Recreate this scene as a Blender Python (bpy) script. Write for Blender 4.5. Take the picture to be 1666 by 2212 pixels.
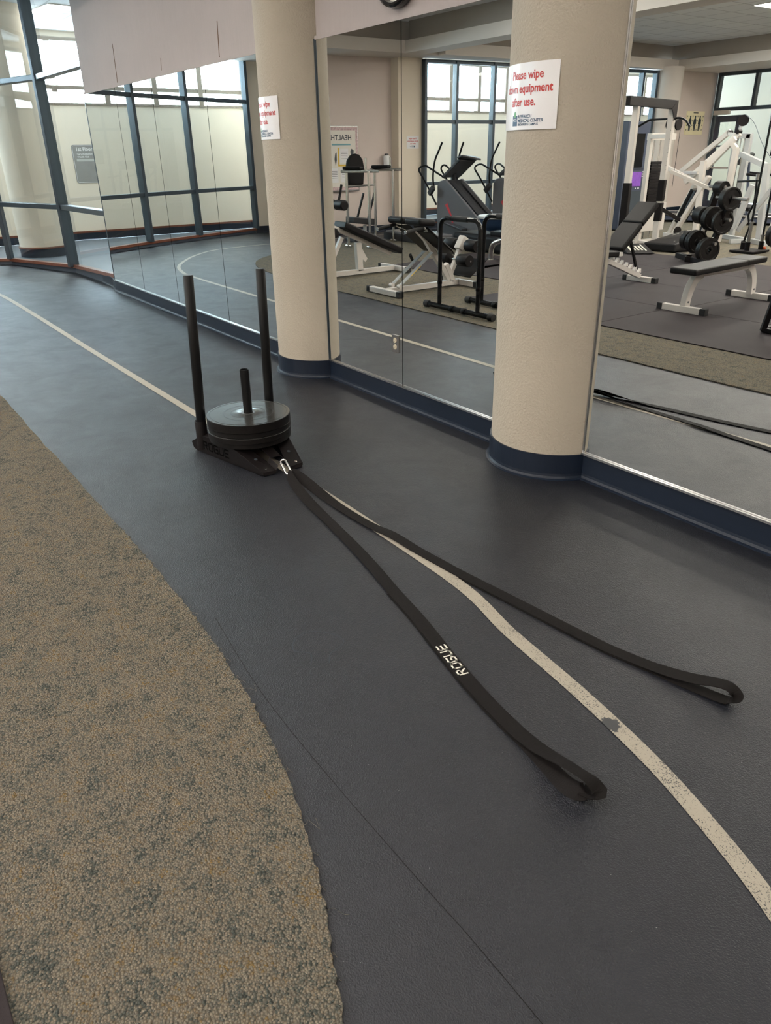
import bpy, bmesh, math, random
from mathutils import Vector, Matrix
random.seed(7)
for o in list(bpy.data.objects): bpy.data.objects.remove(o)
SC = bpy.context.scene
COL = SC.collection

# ------------------------------------------------------------------ camera
FPX, PITCH, YAW, ROLL, EYE = 1602.18, math.radians(25.848), math.radians(-54.7534), math.radians(0.9452), 1.5
fw = Vector((math.sin(YAW)*math.cos(PITCH), math.cos(YAW)*math.cos(PITCH), -math.sin(PITCH)))
rt = Vector((math.cos(YAW), -math.sin(YAW), 0))
dn = fw.cross(rt)
r2 = math.cos(ROLL)*rt + math.sin(ROLL)*dn
d2 = -math.sin(ROLL)*rt + math.cos(ROLL)*dn
cd = bpy.data.cameras.new('camera'); cam = bpy.data.objects.new('camera', cd); COL.objects.link(cam)
m = Matrix(((r2.x, -d2.x, -fw.x, 0), (r2.y, -d2.y, -fw.y, 0), (r2.z, -d2.z, -fw.z, EYE), (0, 0, 0, 1)))
cam.matrix_world = m
cd.sensor_fit = 'HORIZONTAL'; cd.sensor_width = 36.0; cd.lens = FPX/1666*36.0
cd.clip_start = 0.05; cd.clip_end = 200
SC.camera = cam

# ------------------------------------------------------------------ exposure, sky, light
vs = SC.view_settings
vs.view_transform = 'Standard'; vs.look = 'None'; vs.gamma = 1.0; vs.use_curve_mapping = False
vs.exposure = 0.8
try:
    SC.cycles.max_bounces = 8; SC.cycles.diffuse_bounces = 4; SC.cycles.glossy_bounces = 6
    SC.cycles.use_adaptive_sampling = True; SC.cycles.adaptive_threshold = 0.04
    SC.cycles.transmission_bounces = 8; SC.cycles.transparent_max_bounces = 16
    SC.cycles.sample_clamp_indirect = 6.0; SC.cycles.blur_glossy = 0.5
except Exception: pass
SKY = 24.0
TROFFER = 17.0
CORRIDOR = 9.0
w = bpy.data.worlds.new('sky'); SC.world = w; w.use_nodes = True
nt = w.node_tree; bg = nt.nodes['Background']
tc = nt.nodes.new('ShaderNodeTexCoord'); nz = nt.nodes.new('ShaderNodeTexNoise'); nz.inputs['Scale'].default_value = 2.2
cr = nt.nodes.new('ShaderNodeValToRGB')
cr.color_ramp.elements[0].position = .35; cr.color_ramp.elements[0].color = (.50, .72, 1, 1)
cr.color_ramp.elements[1].position = .62; cr.color_ramp.elements[1].color = (.78, .89, 1, 1)
nt.links.new(tc.outputs['Generated'], nz.inputs['Vector']); nt.links.new(nz.outputs['Fac'], cr.inputs['Fac'])
nt.links.new(cr.outputs['Color'], bg.inputs['Color']); bg.inputs['Strength'].default_value = SKY

def portal(loc, rot, sx, sy):
    l = bpy.data.lights.new('sky_portal', 'AREA'); l.shape = 'RECTANGLE'; l.size = sx; l.size_y = sy
    l.cycles.is_portal = True
    o = bpy.data.objects.new('sky_portal', l); o.location = loc; o.rotation_euler = rot; COL.objects.link(o); o['kind'] = 'structure'
portal((-16.62, -4.0, 2.98), (0, math.radians(-90), 0), 1.1, 24)

# ------------------------------------------------------------------ materials
MATS = {}
def node_mat(name):
    mt = bpy.data.materials.new(name); mt.use_nodes = True
    n = mt.node_tree.nodes; l = mt.node_tree.links
    MATS[name] = mt
    return mt, n, l, n['Principled BSDF']
def lin(c):
    return tuple(((x/255)/12.92 if x/255 <= .04045 else (((x/255)+.055)/1.055)**2.4) for x in c)+(1,)
def N(n, t, **k):
    x = n.new(t)
    for a, b in k.items():
        if a in x.inputs: x.inputs[a].default_value = b
        else: setattr(x, a, b)
    return x
def coords(n, l, scale=1.0, stretch=None):
    t = n.new('ShaderNodeTexCoord'); mp = n.new('ShaderNodeMapping')
    l.new(t.outputs['Object'], mp.inputs['Vector'])
    if stretch: mp.inputs['Scale'].default_value = stretch
    return mp.outputs['Vector']
def simple(name, col, rough=.5, metal=0, var=.12, vscale=6, bump=0, bscale=200, spec=.5, coat=0):
    mt, n, l, b = node_mat(name)
    v = coords(n, l)
    nz = N(n, 'ShaderNodeTexNoise', Scale=vscale, Detail=4); l.new(v, nz.inputs['Vector'])
    mx = N(n, 'ShaderNodeMixRGB'); mx.inputs['Color1'].default_value = tuple(max(0, c*(1-var)) for c in col[:3])+(1,)
    mx.inputs['Color2'].default_value = tuple(min(1, c*(1+var)) for c in col[:3])+(1,)
    l.new(nz.outputs['Fac'], mx.inputs['Fac']); l.new(mx.outputs['Color'], b.inputs['Base Color'])
    b.inputs['Roughness'].default_value = rough; b.inputs['Metallic'].default_value = metal
    b.inputs['Specular IOR Level'].default_value = spec
    if coat: b.inputs['Coat Weight'].default_value = coat; b.inputs['Coat Roughness'].default_value = .12
    if bump:
        n2 = N(n, 'ShaderNodeTexNoise', Scale=bscale, Detail=2); l.new(v, n2.inputs['Vector'])
        bp = N(n, 'ShaderNodeBump', Strength=bump, Distance=.002); l.new(n2.outputs['Fac'], bp.inputs['Height'])
        l.new(bp.outputs['Normal'], b.inputs['Normal'])
    return mt

def rubber_floor():
    mt, n, l, b = node_mat('blue_grey_rubber')
    v = coords(n, l)
    big = N(n, 'ShaderNodeTexNoise', Scale=1.1, Detail=5, Roughness=.6); l.new(v, big.inputs['Vector'])
    sm = N(n, 'ShaderNodeTexNoise', Scale=9, Detail=6, Roughness=.7); l.new(v, sm.inputs['Vector'])
    mx = N(n, 'ShaderNodeMixRGB'); mx.inputs['Color1'].default_value = (.0058, .0080, .0130, 1); mx.inputs['Color2'].default_value = (.0125, .0128, .0185, 1)
    l.new(big.outputs['Fac'], mx.inputs['Fac'])
    mx2 = N(n, 'ShaderNodeMixRGB', blend_type='MULTIPLY'); mx2.inputs['Fac'].default_value = .6
    rp = N(n, 'ShaderNodeMapRange'); rp.inputs['From Min'].default_value = .3; rp.inputs['From Max'].default_value = .7; rp.inputs['To Min'].default_value = .82; rp.inputs['To Max'].default_value = 1.2
    l.new(sm.outputs['Fac'], rp.inputs['Value']); l.new(mx.outputs['Color'], mx2.inputs['Color1']); l.new(rp.outputs['Result'], mx2.inputs['Color2'])
    # dust specks
    sp = N(n, 'ShaderNodeTexVoronoi', Scale=38); l.new(v, sp.inputs['Vector'])
    lt = N(n, 'ShaderNodeMath', operation='LESS_THAN'); lt.inputs[1].default_value = .035; l.new(sp.outputs['Distance'], lt.inputs[0])
    n3 = N(n, 'ShaderNodeTexNoise', Scale=5); l.new(v, n3.inputs['Vector'])
    gt = N(n, 'ShaderNodeMath', operation='GREATER_THAN'); gt.inputs[1].default_value = .52; l.new(n3.outputs['Fac'], gt.inputs[0])
    ml = N(n, 'ShaderNodeMath', operation='MULTIPLY'); l.new(lt.outputs[0], ml.inputs[0]); l.new(gt.outputs[0], ml.inputs[1])
    mx3 = N(n, 'ShaderNodeMixRGB'); mx3.inputs['Color2'].default_value = (.28, .28, .27, 1); l.new(ml.outputs[0], mx3.inputs['Fac']); l.new(mx2.outputs['Color'], mx3.inputs['Color1'])
    l.new(mx3.outputs['Color'], b.inputs['Base Color'])
    sw = N(n, 'ShaderNodeTexNoise', Scale=3.4, Detail=9, Roughness=.75, Distortion=.5); l.new(v, sw.inputs['Vector'])
    rr = N(n, 'ShaderNodeMapRange'); rr.inputs['From Min'].default_value = .33; rr.inputs['From Max'].default_value = .67; rr.inputs['To Min'].default_value = .385; rr.inputs['To Max'].default_value = .49
    l.new(sw.outputs['Fac'], rr.inputs['Value']); l.new(rr.outputs['Result'], b.inputs['Roughness'])
    b.inputs['Specular IOR Level'].default_value = .5
    f1 = N(n, 'ShaderNodeTexNoise', Scale=330, Detail=2); l.new(v, f1.inputs['Vector'])
    f2 = N(n, 'ShaderNodeTexVoronoi', Scale=260, feature='SMOOTH_F1'); l.new(v, f2.inputs['Vector'])
    ad = N(n, 'ShaderNodeMath', operation='ADD'); l.new(f1.outputs['Fac'], ad.inputs[0]); l.new(f2.outputs['Distance'], ad.inputs[1])
    bp = N(n, 'ShaderNodeBump', Strength=.8, Distance=.0018); l.new(ad.outputs[0], bp.inputs['Height']); l.new(bp.outputs['Normal'], b.inputs['Normal'])
    return mt

def carpet_mat():
    mt, n, l, b = node_mat('flecked_carpet')
    v = coords(n, l)
    vo = N(n, 'ShaderNodeTexVoronoi', Scale=190); l.new(v, vo.inputs['Vector'])
    big = N(n, 'ShaderNodeTexNoise', Scale=13, Detail=7, Roughness=.8); l.new(v, big.inputs['Vector'])
    ramp = n.new('ShaderNodeValToRGB'); cr = ramp.color_ramp; cr.interpolation = 'LINEAR'
    e = cr.elements
    e[0].position = 0; e[0].color = (.050, .062, .058, 1); e[1].position = 1; e[1].color = (.23, .155, .06, 1)
    for p, c in ((.3, (.105, .11, .095, 1)), (.48, (.195, .175, .138, 1)), (.66, (.255, .22, .168, 1)), (.85, (.205, .165, .115, 1))):
        x = e.new(p); x.color = c
    sep = n.new('ShaderNodeSeparateColor'); l.new(vo.outputs['Color'], sep.inputs['Color'])
    mp = N(n, 'ShaderNodeMath', operation='MULTIPLY'); mp.inputs[1].default_value = .55; l.new(sep.outputs['Red'], mp.inputs[0])
    b2 = N(n, 'ShaderNodeMapRange'); b2.inputs['From Min'].default_value = .32; b2.inputs['From Max'].default_value = .68; b2.inputs['To Min'].default_value = -.05; b2.inputs['To Max'].default_value = .6
    l.new(big.outputs['Fac'], b2.inputs['Value'])
    ad = N(n, 'ShaderNodeMath', operation='ADD'); l.new(mp.outputs[0], ad.inputs[0]); l.new(b2.outputs['Result'], ad.inputs[1])
    l.new(ad.outputs[0], ramp.inputs['Fac'])
    # shade between loops put into the colour: darker where the yarn dives down
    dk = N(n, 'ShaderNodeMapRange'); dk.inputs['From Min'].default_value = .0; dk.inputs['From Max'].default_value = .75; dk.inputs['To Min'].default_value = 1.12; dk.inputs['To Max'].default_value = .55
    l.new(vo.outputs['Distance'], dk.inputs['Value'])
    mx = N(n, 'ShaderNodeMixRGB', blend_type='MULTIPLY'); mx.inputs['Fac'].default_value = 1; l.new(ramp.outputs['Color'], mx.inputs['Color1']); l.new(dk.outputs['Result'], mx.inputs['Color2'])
    l.new(mx.outputs['Color'], b.inputs['Base Color'])
    b.inputs['Roughness'].default_value = .95; b.inputs['Specular IOR Level'].default_value = .15
    inv = N(n, 'ShaderNodeMath', operation='SUBTRACT'); inv.inputs[0].default_value = 1; l.new(vo.outputs['Distance'], inv.inputs[1])
    bp = N(n, 'ShaderNodeBump', Strength=1.0, Distance=.007); l.new(inv.outputs[0], bp.inputs['Height']); l.new(bp.outputs['Normal'], b.inputs['Normal'])
    return mt

def line_paint():
    mt, n, l, b = node_mat('worn_line_paint')
    v = coords(n, l)
    f = N(n, 'ShaderNodeTexNoise', Scale=260, Detail=3, Roughness=.7); l.new(v, f.inputs['Vector'])
    g = N(n, 'ShaderNodeTexNoise', Scale=7, Detail=4); l.new(v, g.inputs['Vector'])
    h = N(n, 'ShaderNodeTexNoise', Scale=22, Detail=5, Roughness=.8); l.new(v, h.inputs['Vector'])
    ad = N(n, 'ShaderNodeMath', operation='MULTIPLY_ADD'); ad.inputs[1].default_value = .25; l.new(g.outputs['Fac'], ad.inputs[0]); l.new(f.outputs['Fac'], ad.inputs[2])
    a2 = N(n, 'ShaderNodeMath', operation='MULTIPLY_ADD'); a2.inputs[1].default_value = .22; l.new(h.outputs['Fac'], a2.inputs[0]); l.new(ad.outputs[0], a2.inputs[2])
    # the paint is worn away more towards the near end of the lane
    sx = n.new('ShaderNodeSeparateXYZ'); l.new(v, sx.inputs['Vector'])
    wr = N(n, 'ShaderNodeMapRange'); wr.inputs['From Min'].default_value = -3.5; wr.inputs['From Max'].default_value = -.2; wr.inputs['To Min'].default_value = .93; wr.inputs['To Max'].default_value = .80
    l.new(sx.outputs['X'], wr.inputs['Value'])
    gt = N(n, 'ShaderNodeMath', operation='GREATER_THAN'); l.new(a2.outputs[0], gt.inputs[0]); l.new(wr.outputs['Result'], gt.inputs[1])
    # a round bare patch
    dv = N(n, 'ShaderNodeVectorMath', operation='DISTANCE'); dv.inputs[1].default_value = (-.985, 1.482, .0015)
    l.new(v, dv.inputs[0])
    pa = N(n, 'ShaderNodeMath', operation='MULTIPLY_ADD'); pa.inputs[1].default_value = .07; l.new(h.outputs['Fac'], pa.inputs[0]); l.new(dv.outputs['Value'], pa.inputs[2])
    pl = N(n, 'ShaderNodeMath', operation='LESS_THAN'); pl.inputs[1].default_value = .06; l.new(pa.outputs[0], pl.inputs[0])
    mxm = N(n, 'ShaderNodeMath', operation='MAXIMUM'); l.new(gt.outputs[0], mxm.inputs[0]); l.new(pl.outputs[0], mxm.inputs[1])
    mx = N(n, 'ShaderNodeMixRGB'); mx.inputs['Color1'].default_value = (.36, .325, .265, 1); mx.inputs['Color2'].default_value = (.05, .052, .055, 1)
    l.new(mxm.outputs[0], mx.inputs['Fac']); l.new(mx.outputs['Color'], b.inputs['Base Color'])
    b.inputs['Roughness'].default_value = .6
    bp = N(n, 'ShaderNodeBump', Strength=.4, Distance=.001); l.new(f.outputs['Fac'], bp.inputs['Height']); l.new(bp.outputs['Normal'], b.inputs['Normal'])
    return mt

def plaster(name, c1, c2, bscale, bstr, streak=False, rough=.75):
    mt, n, l, b = node_mat(name)
    v = coords(n, l)
    t = N(n, 'ShaderNodeTexNoise', Scale=2.2, Detail=5, Roughness=.6); l.new(v, t.inputs['Vector'])
    mx = N(n, 'ShaderNodeMixRGB'); mx.inputs['Color1'].default_value = c1; mx.inputs['Color2'].default_value = c2
    if streak:
        vv = coords(n, l, stretch=(60, 60, 2.5))
        s = N(n, 'ShaderNodeTexNoise', Scale=1.0, Detail=3); l.new(vv, s.inputs['Vector'])
        a = N(n, 'ShaderNodeMixRGB'); a.inputs['Fac'].default_value = .45; l.new(t.outputs['Fac'], a.inputs['Color1']); l.new(s.outputs['Fac'], a.inputs['Color2'])
        l.new(a.outputs['Color'], mx.inputs['Fac'])
    else: l.new(t.outputs['Fac'], mx.inputs['Fac'])
    l.new(mx.outputs['Color'], b.inputs['Base Color']); b.inputs['Roughness'].default_value = rough
    b.inputs['Specular IOR Level'].default_value = .3
    f = N(n, 'ShaderNodeTexNoise', Scale=bscale, Detail=3, Roughness=.55); l.new(v, f.inputs['Vector'])
    bp = N(n, 'ShaderNodeBump', Strength=bstr, Distance=.004); l.new(f.outputs['Fac'], bp.inputs['Height']); l.new(bp.outputs['Normal'], b.inputs['Normal'])
    return mt

def tile_ceiling():
    mt, n, l, b = node_mat('acoustic_tile')
    v = coords(n, l)
    br = N(n, 'ShaderNodeTexBrick', Scale=1.0); br.offset = 0; br.inputs['Brick Width'].default_value = .61; br.inputs['Row Height'].default_value = .61
    br.inputs['Mortar Size'].default_value = .012; br.inputs['Color1'].default_value = (.80, .80, .80, 1); br.inputs['Color2'].default_value = (.76, .76, .77, 1); br.inputs['Mortar'].default_value = (.45, .45, .46, 1)
    l.new(v, br.inputs['Vector']); l.new(br.outputs['Color'], b.inputs['Base Color']); b.inputs['Roughness'].default_value = .9
    f = N(n, 'ShaderNodeTexNoise', Scale=120, Detail=2); l.new(v, f.inputs['Vector'])
    bp = N(n, 'ShaderNodeBump', Strength=.3, Distance=.003); l.new(f.outputs['Fac'], bp.inputs['Height']); l.new(bp.outputs['Normal'], b.inputs['Normal'])
    return mt

def mirror_mat():
    mt, n, l, b = node_mat('mirror_silver')
    v = coords(n, l)
    t = N(n, 'ShaderNodeTexNoise', Scale=3, Detail=2); l.new(v, t.inputs['Vector'])
    mx = N(n, 'ShaderNodeMixRGB'); mx.inputs['Color1'].default_value = (.85, .875, .86, 1); mx.inputs['Color2'].default_value = (.87, .89, .875, 1)
    l.new(t.outputs['Fac'], mx.inputs['Fac']); l.new(mx.outputs['Color'], b.inputs['Base Color'])
    b.inputs['Metallic'].default_value = 1; b.inputs['Roughness'].default_value = 0.0
    return mt
def glass_mat():
    mt = bpy.data.materials.new('window_glass'); mt.use_nodes = True; n = mt.node_tree.nodes; l = mt.node_tree.links
    n.clear(); out = n.new('ShaderNodeOutputMaterial'); tr = n.new('ShaderNodeBsdfTransparent'); gl = n.new('ShaderNodeBsdfGlossy'); fr = n.new('ShaderNodeFresnel'); mx = n.new('ShaderNodeMixShader')
    tr.inputs['Color'].default_value = (.94, .955, .935, 1); gl.inputs['Roughness'].default_value = 0; gl.inputs['Color'].default_value = (1, 1, 1, 1); fr.inputs['IOR'].default_value = 1.6
    ge = n.new('ShaderNodeNewGeometry'); iv = n.new('ShaderNodeMath'); iv.operation = 'SUBTRACT'; iv.inputs[0].default_value = 1; l.new(ge.outputs['Backfacing'], iv.inputs[1]); mu = n.new('ShaderNodeMath'); mu.operation = 'MULTIPLY'; l.new(fr.outputs[0], mu.inputs[0]); l.new(iv.outputs[0], mu.inputs[1]); l.new(mu.outputs[0], mx.inputs[0]); l.new(tr.outputs[0], mx.inputs[1]); l.new(gl.outputs[0], mx.inputs[2]); l.new(mx.outputs[0], out.inputs[0])
    MATS['window_glass'] = mt; return mt
def emit_mat(name, col, s):
    mt, n, l, b = node_mat(name)
    b.inputs['Base Color'].default_value = (.8, .8, .8, 1); b.inputs['Emission Color'].default_value = col; b.inputs['Emission Strength'].default_value = s
    t = N(n, 'ShaderNodeTexNoise', Scale=40); v = coords(n, l); l.new(v, t.inputs['Vector'])
    bp = N(n, 'ShaderNodeBump', Strength=.1); l.new(t.outputs['Fac'], bp.inputs['Height']); l.new(bp.outputs['Normal'], b.inputs['Normal'])
    return mt

rubber_floor(); carpet_mat(); line_paint(); tile_ceiling(); mirror_mat(); glass_mat()
plaster('column_paint', (.40, .355, .288, 1), (.46, .41, .333, 1), 95, 1.0)
plaster('wall_vinyl', (.38, .335, .325, 1), (.47, .42, .405, 1), 300, .25, True)
plaster('wall_beige', (.76, .66, .54, 1), (.80, .71, .59, 1), 90, .15)
plaster('wall_pink', (.66, .56, .51, 1), (.72, .62, .57, 1), 90, .2)
plaster('soffit_paint', (.72, .66, .60, 1), (.76, .70, .64, 1), 90, .1)
plaster('riser_paint', (.34, .30, .265, 1), (.38, .34, .30, 1), 90, .1)
plaster('corridor_floor', (.13, .15, .18, 1), (.17, .19, .22, 1), 60, .1, rough=.45)
simple('navy_vinyl', (.0075, .0135, .027, 1), .42, var=.2, spec=.35)
simple('void_black', (.001, .001, .001, 1), .9, spec=.1)
simple('wood_matt', (.17, .06, .035, 1), .7, var=.3, vscale=14, spec=.15)
simple('aluminium', (.62, .62, .62, 1), .25, 1, .05)
simple('frame_metal', (.055, .075, .095, 1), .35, .3, .15)
simple('tan_mullion', (.26, .21, .165, 1), .5)
simple('wood_cap', (.20, .075, .045, 1), .3, var=.3, vscale=14)
simple('black_powder', (.0070, .0052, .0055, 1), .5, 0, .3, 12, .4, 500, .18)
simple('black_tube', (.005, .005, .0055, 1), .36, 0, .3, 12, .2, 400, .25)
simple('kerb_blue', (.05, .065, .09, 1), .45)
simple('black_gloss', (.006, .006, .007, 1), .12, 0, .2)
simple('plate_rubber', (.0065, .0055, .0052, 1), .45, 0, .35, 40, .25, 60, .25)
simple('plate_face', (.035, .035, .034, 1), .24, 0, .5, 26, .25, 40, .8, .7)
simple('vinyl_pad', (.0075, .0065, .0070, 1), .48, 0, .3, 8, .25, 60, .2)
simple('chrome', (.75, .74, .72, 1), .12, 1, .05)
simple('white_powder', (.62, .58, .54, 1), .3, 0, .06)
simple('grey_powder', (.42, .43, .43, 1), .35, 0, .08)
simple('webbing', (.0075, .0058, .0055, 1), .75, 0, .3, 60, .6, 900, .2)
simple('white_print', (.72, .70, .62, 1), .6, 0, .15, 90)
simple('sign_white', (.80, .79, .80, 1), .28, 0, .02)
simple('red_ink', (.52, .035, .03, 1), .4, 0, .05)
simple('navy_ink', (.02, .07, .14, 1), .4, 0, .05)
simple('green_ink', (.10, .35, .14, 1), .4, 0, .05)
simple('dark_mat', (.026, .020, .0215, 1), .75, 0, .35, 3, .5, 350, .2)
simple('foam_grip', (.015, .015, .016, 1), .8, 0, .3, 60)
simple('grey_plastic', (.115, .115, .125, 1), .4, 0, .1)
simple('dark_plastic', (.022, .022, .025, 1), .35, 0, .2)
simple('red_decal', (.55, .04, .05, 1), .4)
simple('yellow_decal', (.75, .48, .04, 1), .4)
simple('blue_rubber', (.02, .045, .10, 1), .35)
simple('blue_metal', (.045, .055, .085, 1), .35)
simple('purple_print', (.17, .06, .34, 1), .4, var=.5, vscale=20)
simple('cream_paper', (.88, .79, .52, 1), .6, 0, .05)
simple('white_paper', (.76, .72, .65, 1), .6, 0, .04)
simple('pink_trim', (.60, .42, .42, 1), .6, 0, .75, 30)
simple('teal_ink', (.15, .35, .40, 1), .5)
simple('dark_ink', (.03, .04, .05, 1), .5)
simple('ivory_plastic', (.60, .52, .38, 1), .4)
simple('steel_plate', (.35, .34, .33, 1), .3, .9)
simple('clock_face', (.75, .74, .70, 1), .4)
simple('sign_grey', (.16, .165, .18, 1), .3)
simple('dust_brown', (.14, .07, .03, 1), .8)
simple('orange_plastic', (.7, .12, .03, 1), .4)
emit_mat('troffer_light', (1, .93, .84, 1), TROFFER)
emit_mat('corridor_light', (1, .95, .86, 1), CORRIDOR)
emit_mat('front_light', (1, .86, .70, 1), 9)
emit_mat('troffer_far', (1, .93, .84, 1), 32.0)
emit_mat('screen_purple', (.35, .12, .75, 1), .5)

# ------------------------------------------------------------------ helpers
def tag(o, label=None, cat=None, group=None, kind=None):
    if label: o['label'] = label
    if cat: o['category'] = cat
    if group: o['group'] = group
    if kind: o['kind'] = kind
    return o
def thing(name, label, cat, loc=(0, 0, 0), rotz=0, group=None):
    o = bpy.data.objects.new(name, None); o.empty_display_size = .1; COL.objects.link(o)
    o.location = loc; o.rotation_euler = (0, 0, rotz)
    return tag(o, label, cat, group)
def basis(d, up=(0, 0, 1)):
    z = Vector(d).normalized(); u = Vector(up)
    if abs(z.dot(u)) > .99: u = Vector((1, 0, 0))
    x = u.cross(z).normalized(); y = z.cross(x)
    return x, y, z
class MB:
    def __init__(s): s.v = []; s.f = []; s.sm = []
    def add(s, vs, fs, smooth=False):
        o = len(s.v); s.v += [tuple(Vector(q)) for q in vs]
        for f in fs: s.f.append([i+o for i in f]); s.sm.append(smooth)
        return s
    def box(s, lo, hi):
        (a, b, c), (d, e, f) = lo, hi
        return s.add([(a, b, c), (d, b, c), (d, e, c), (a, e, c), (a, b, f), (d, b, f), (d, e, f), (a, e, f)],
                     [(0, 3, 2, 1), (4, 5, 6, 7), (0, 1, 5, 4), (1, 2, 6, 5), (2, 3, 7, 6), (3, 0, 4, 7)])
    def bar(s, p, q, w=.05, h=.05, up=(0, 0, 1)):
        p, q = Vector(p), Vector(q); x, y, z = basis(q-p, up); vs = []
        for c in (p, q):
            for a, b in ((-1, -1), (1, -1), (1, 1), (-1, 1)): vs.append(c+x*a*w/2+y*b*h/2)
        return s.add(vs, [(3, 2, 1, 0), (4, 5, 6, 7), (0, 1, 5, 4), (1, 2, 6, 5), (2, 3, 7, 6), (3, 0, 4, 7)])
    def tube(s, pts, r=.02, seg=14, cap=True, closed=False, radii=None):
        pts = [Vector(a) for a in pts]; n = len(pts); rings = []
        t0 = (pts[1]-pts[0]).normalized(); x, y, _ = basis(t0)
        for i, c in enumerate(pts):
            if closed: t = (pts[(i+1) % n]-pts[i-1]).normalized()
            else: t = ((pts[min(i+1, n-1)]-pts[i]).normalized() if i == 0 else ((pts[i]-pts[i-1]).normalized() if i == n-1 else ((pts[i+1]-pts[i]).normalized()+(pts[i]-pts[i-1]).normalized()).normalized()))
            x = (x-t*x.dot(t)).normalized(); y = t.cross(x); rr = radii[i] if radii else r
            rings.append([c+x*rr*math.cos(2*math.pi*k/seg)+y*rr*math.sin(2*math.pi*k/seg) for k in range(seg)])
        vs = [q for rg in rings for q in rg]; fs = []
        m_ = n if closed else n-1
        for i in range(m_):
            j = (i+1) % n
            for k in range(seg):
                k2 = (k+1) % seg; fs.append((i*seg+k, i*seg+k2, j*seg+k2, j*seg+k))
        s.add(vs, fs, True)
        if cap and not closed: s.add(rings[0], [tuple(reversed(range(seg)))]); s.add(rings[-1], [tuple(range(seg))])
        return s
    def cyl(s, p, q, r, seg=24): return s.tube([p, q], r, seg)
    def lathe(s, prof, c=(0, 0, 0), axis=(0, 0, 1), seg=48, smooth=True):
        x, y, z = basis(axis, (0, 1, 0) if abs(axis[2]) > .9 else (0, 0, 1)); c = Vector(c); vs = []; fs = []
        for (r, h) in prof:
            for k in range(seg):
                a = 2*math.pi*k/seg; vs.append(c+x*r*math.cos(a)+y*r*math.sin(a)+z*h)
        for i in range(len(prof)-1):
            for k in range(seg):
                k2 = (k+1) % seg; fs.append((i*seg+k, i*seg+k2, (i+1)*seg+k2, (i+1)*seg+k))
        return s.add(vs, fs, smooth)
    def prism(s, poly, z0, z1):
        n = len(poly); return s.add([(a, b, z0) for a, b in poly]+[(a, b, z1) for a, b in poly],
            [tuple(reversed(range(n))), tuple(range(n, 2*n))]+[(i, (i+1) % n, n+(i+1) % n, n+i) for i in range(n)])
    def slab(s, poly, off):   # 3-D polygon thickened by a vector
        n = len(poly); off = Vector(off); P = [Vector(a) for a in poly]
        return s.add(P+[a+off for a in P], [tuple(reversed(range(n))), tuple(range(n, 2*n))]+[(i, (i+1) % n, n+(i+1) % n, n+i) for i in range(n)])
    def build(s, name, mat, parent=None, bevel=0, world=False, seg=2, auto=False):
        me = bpy.data.meshes.new(name)
        vs = s.v
        if parent is not None and world:
            L = parent.location
            q = parent
            while q.parent: q = q.parent; L = L+q.location
            vs = [(a-L.x, b-L.y, c-L.z) for a, b, c in vs]
        me.from_pydata(vs, [], s.f)
        for p, sm in zip(me.polygons, s.sm): p.use_smooth = sm
        me.materials.append(MATS[mat] if isinstance(mat, str) else mat)
        bm = bmesh.new(); bm.from_mesh(me); bmesh.ops.recalc_face_normals(bm, faces=bm.faces); bm.to_mesh(me); bm.free()
        if any(s.sm): me.set_sharp_from_angle(angle=math.radians(38))
        o = bpy.data.objects.new(name, me); COL.objects.link(o)
        if parent is not None: o.parent = parent
        if bevel:
            b = o.modifiers.new('edge', 'BEVEL'); b.width = bevel; b.segments = seg; b.limit_method = 'ANGLE'; b.angle_limit = math.radians(40)
        return o
def struct(name, mb, mat, bevel=0, label=None, cat=None):
    o = mb.build(name, mat, None, bevel); return tag(o, label, cat, None, 'structure')
def copy_tree(o, parent=None):
    c = o.copy(); COL.objects.link(c)
    if parent is not None: c.parent = parent
    for ch in list(o.children): copy_tree(ch, c)
    return c
def arc3(c, r, a0, a1, n, z=0): return [(c[0]+r*math.cos(math.radians(a0+(a1-a0)*i/n)), c[1]+r*math.sin(math.radians(a0+(a1-a0)*i/n)), z) for i in range(n+1)]
def smooth_path(pts, sub=6):
    P = [Vector(p) for p in pts]; out = []
    for i in range(len(P)-1):
        a, b, c, d = P[max(i-1, 0)], P[i], P[i+1], P[min(i+2, len(P)-1)]
        for k in range(sub):
            t = k/sub; out.append(.5*((2*b)+(c-a)*t+(2*a-5*b+4*c-d)*t*t+(3*b-a-3*c+d)*t**3))
    out.append(P[-1]); return out
def text_mesh(txt, size, extrude=.0004, bold=0.0, align='CENTER'):
    cu = bpy.data.curves.new('text', 'FONT'); cu.body = txt; cu.size = size; cu.align_x = align; cu.extrude = extrude; cu.offset = bold; cu.resolution_u = 3
    o = bpy.data.objects.new('text', cu); COL.objects.link(o)
    dg = bpy.context.evaluated_depsgraph_get(); me = bpy.data.meshes.new_from_object(o.evaluated_get(dg))
    vs = [tuple(v.co) for v in me.vertices]; fs = [tuple(p.vertices) for p in me.polygons]
    bpy.data.objects.remove(o); bpy.data.curves.remove(cu); bpy.data.meshes.remove(me)
    return vs, fs
def ribbon(mb, pts, width, lift=0.0):
    pts = [Vector(p) for p in pts]; vs = []; n = len(pts)
    for i, c in enumerate(pts):
        t = (pts[min(i+1, n-1)]-pts[max(i-1, 0)]).normalized(); s_ = Vector((-t.y, t.x, 0)).normalized()
        vs += [c-s_*width/2+Vector((0, 0, lift)), c+s_*width/2+Vector((0, 0, lift))]
    return mb.add(vs, [(2*i, 2*i+1, 2*i+3, 2*i+2) for i in range(n-1)])
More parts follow.
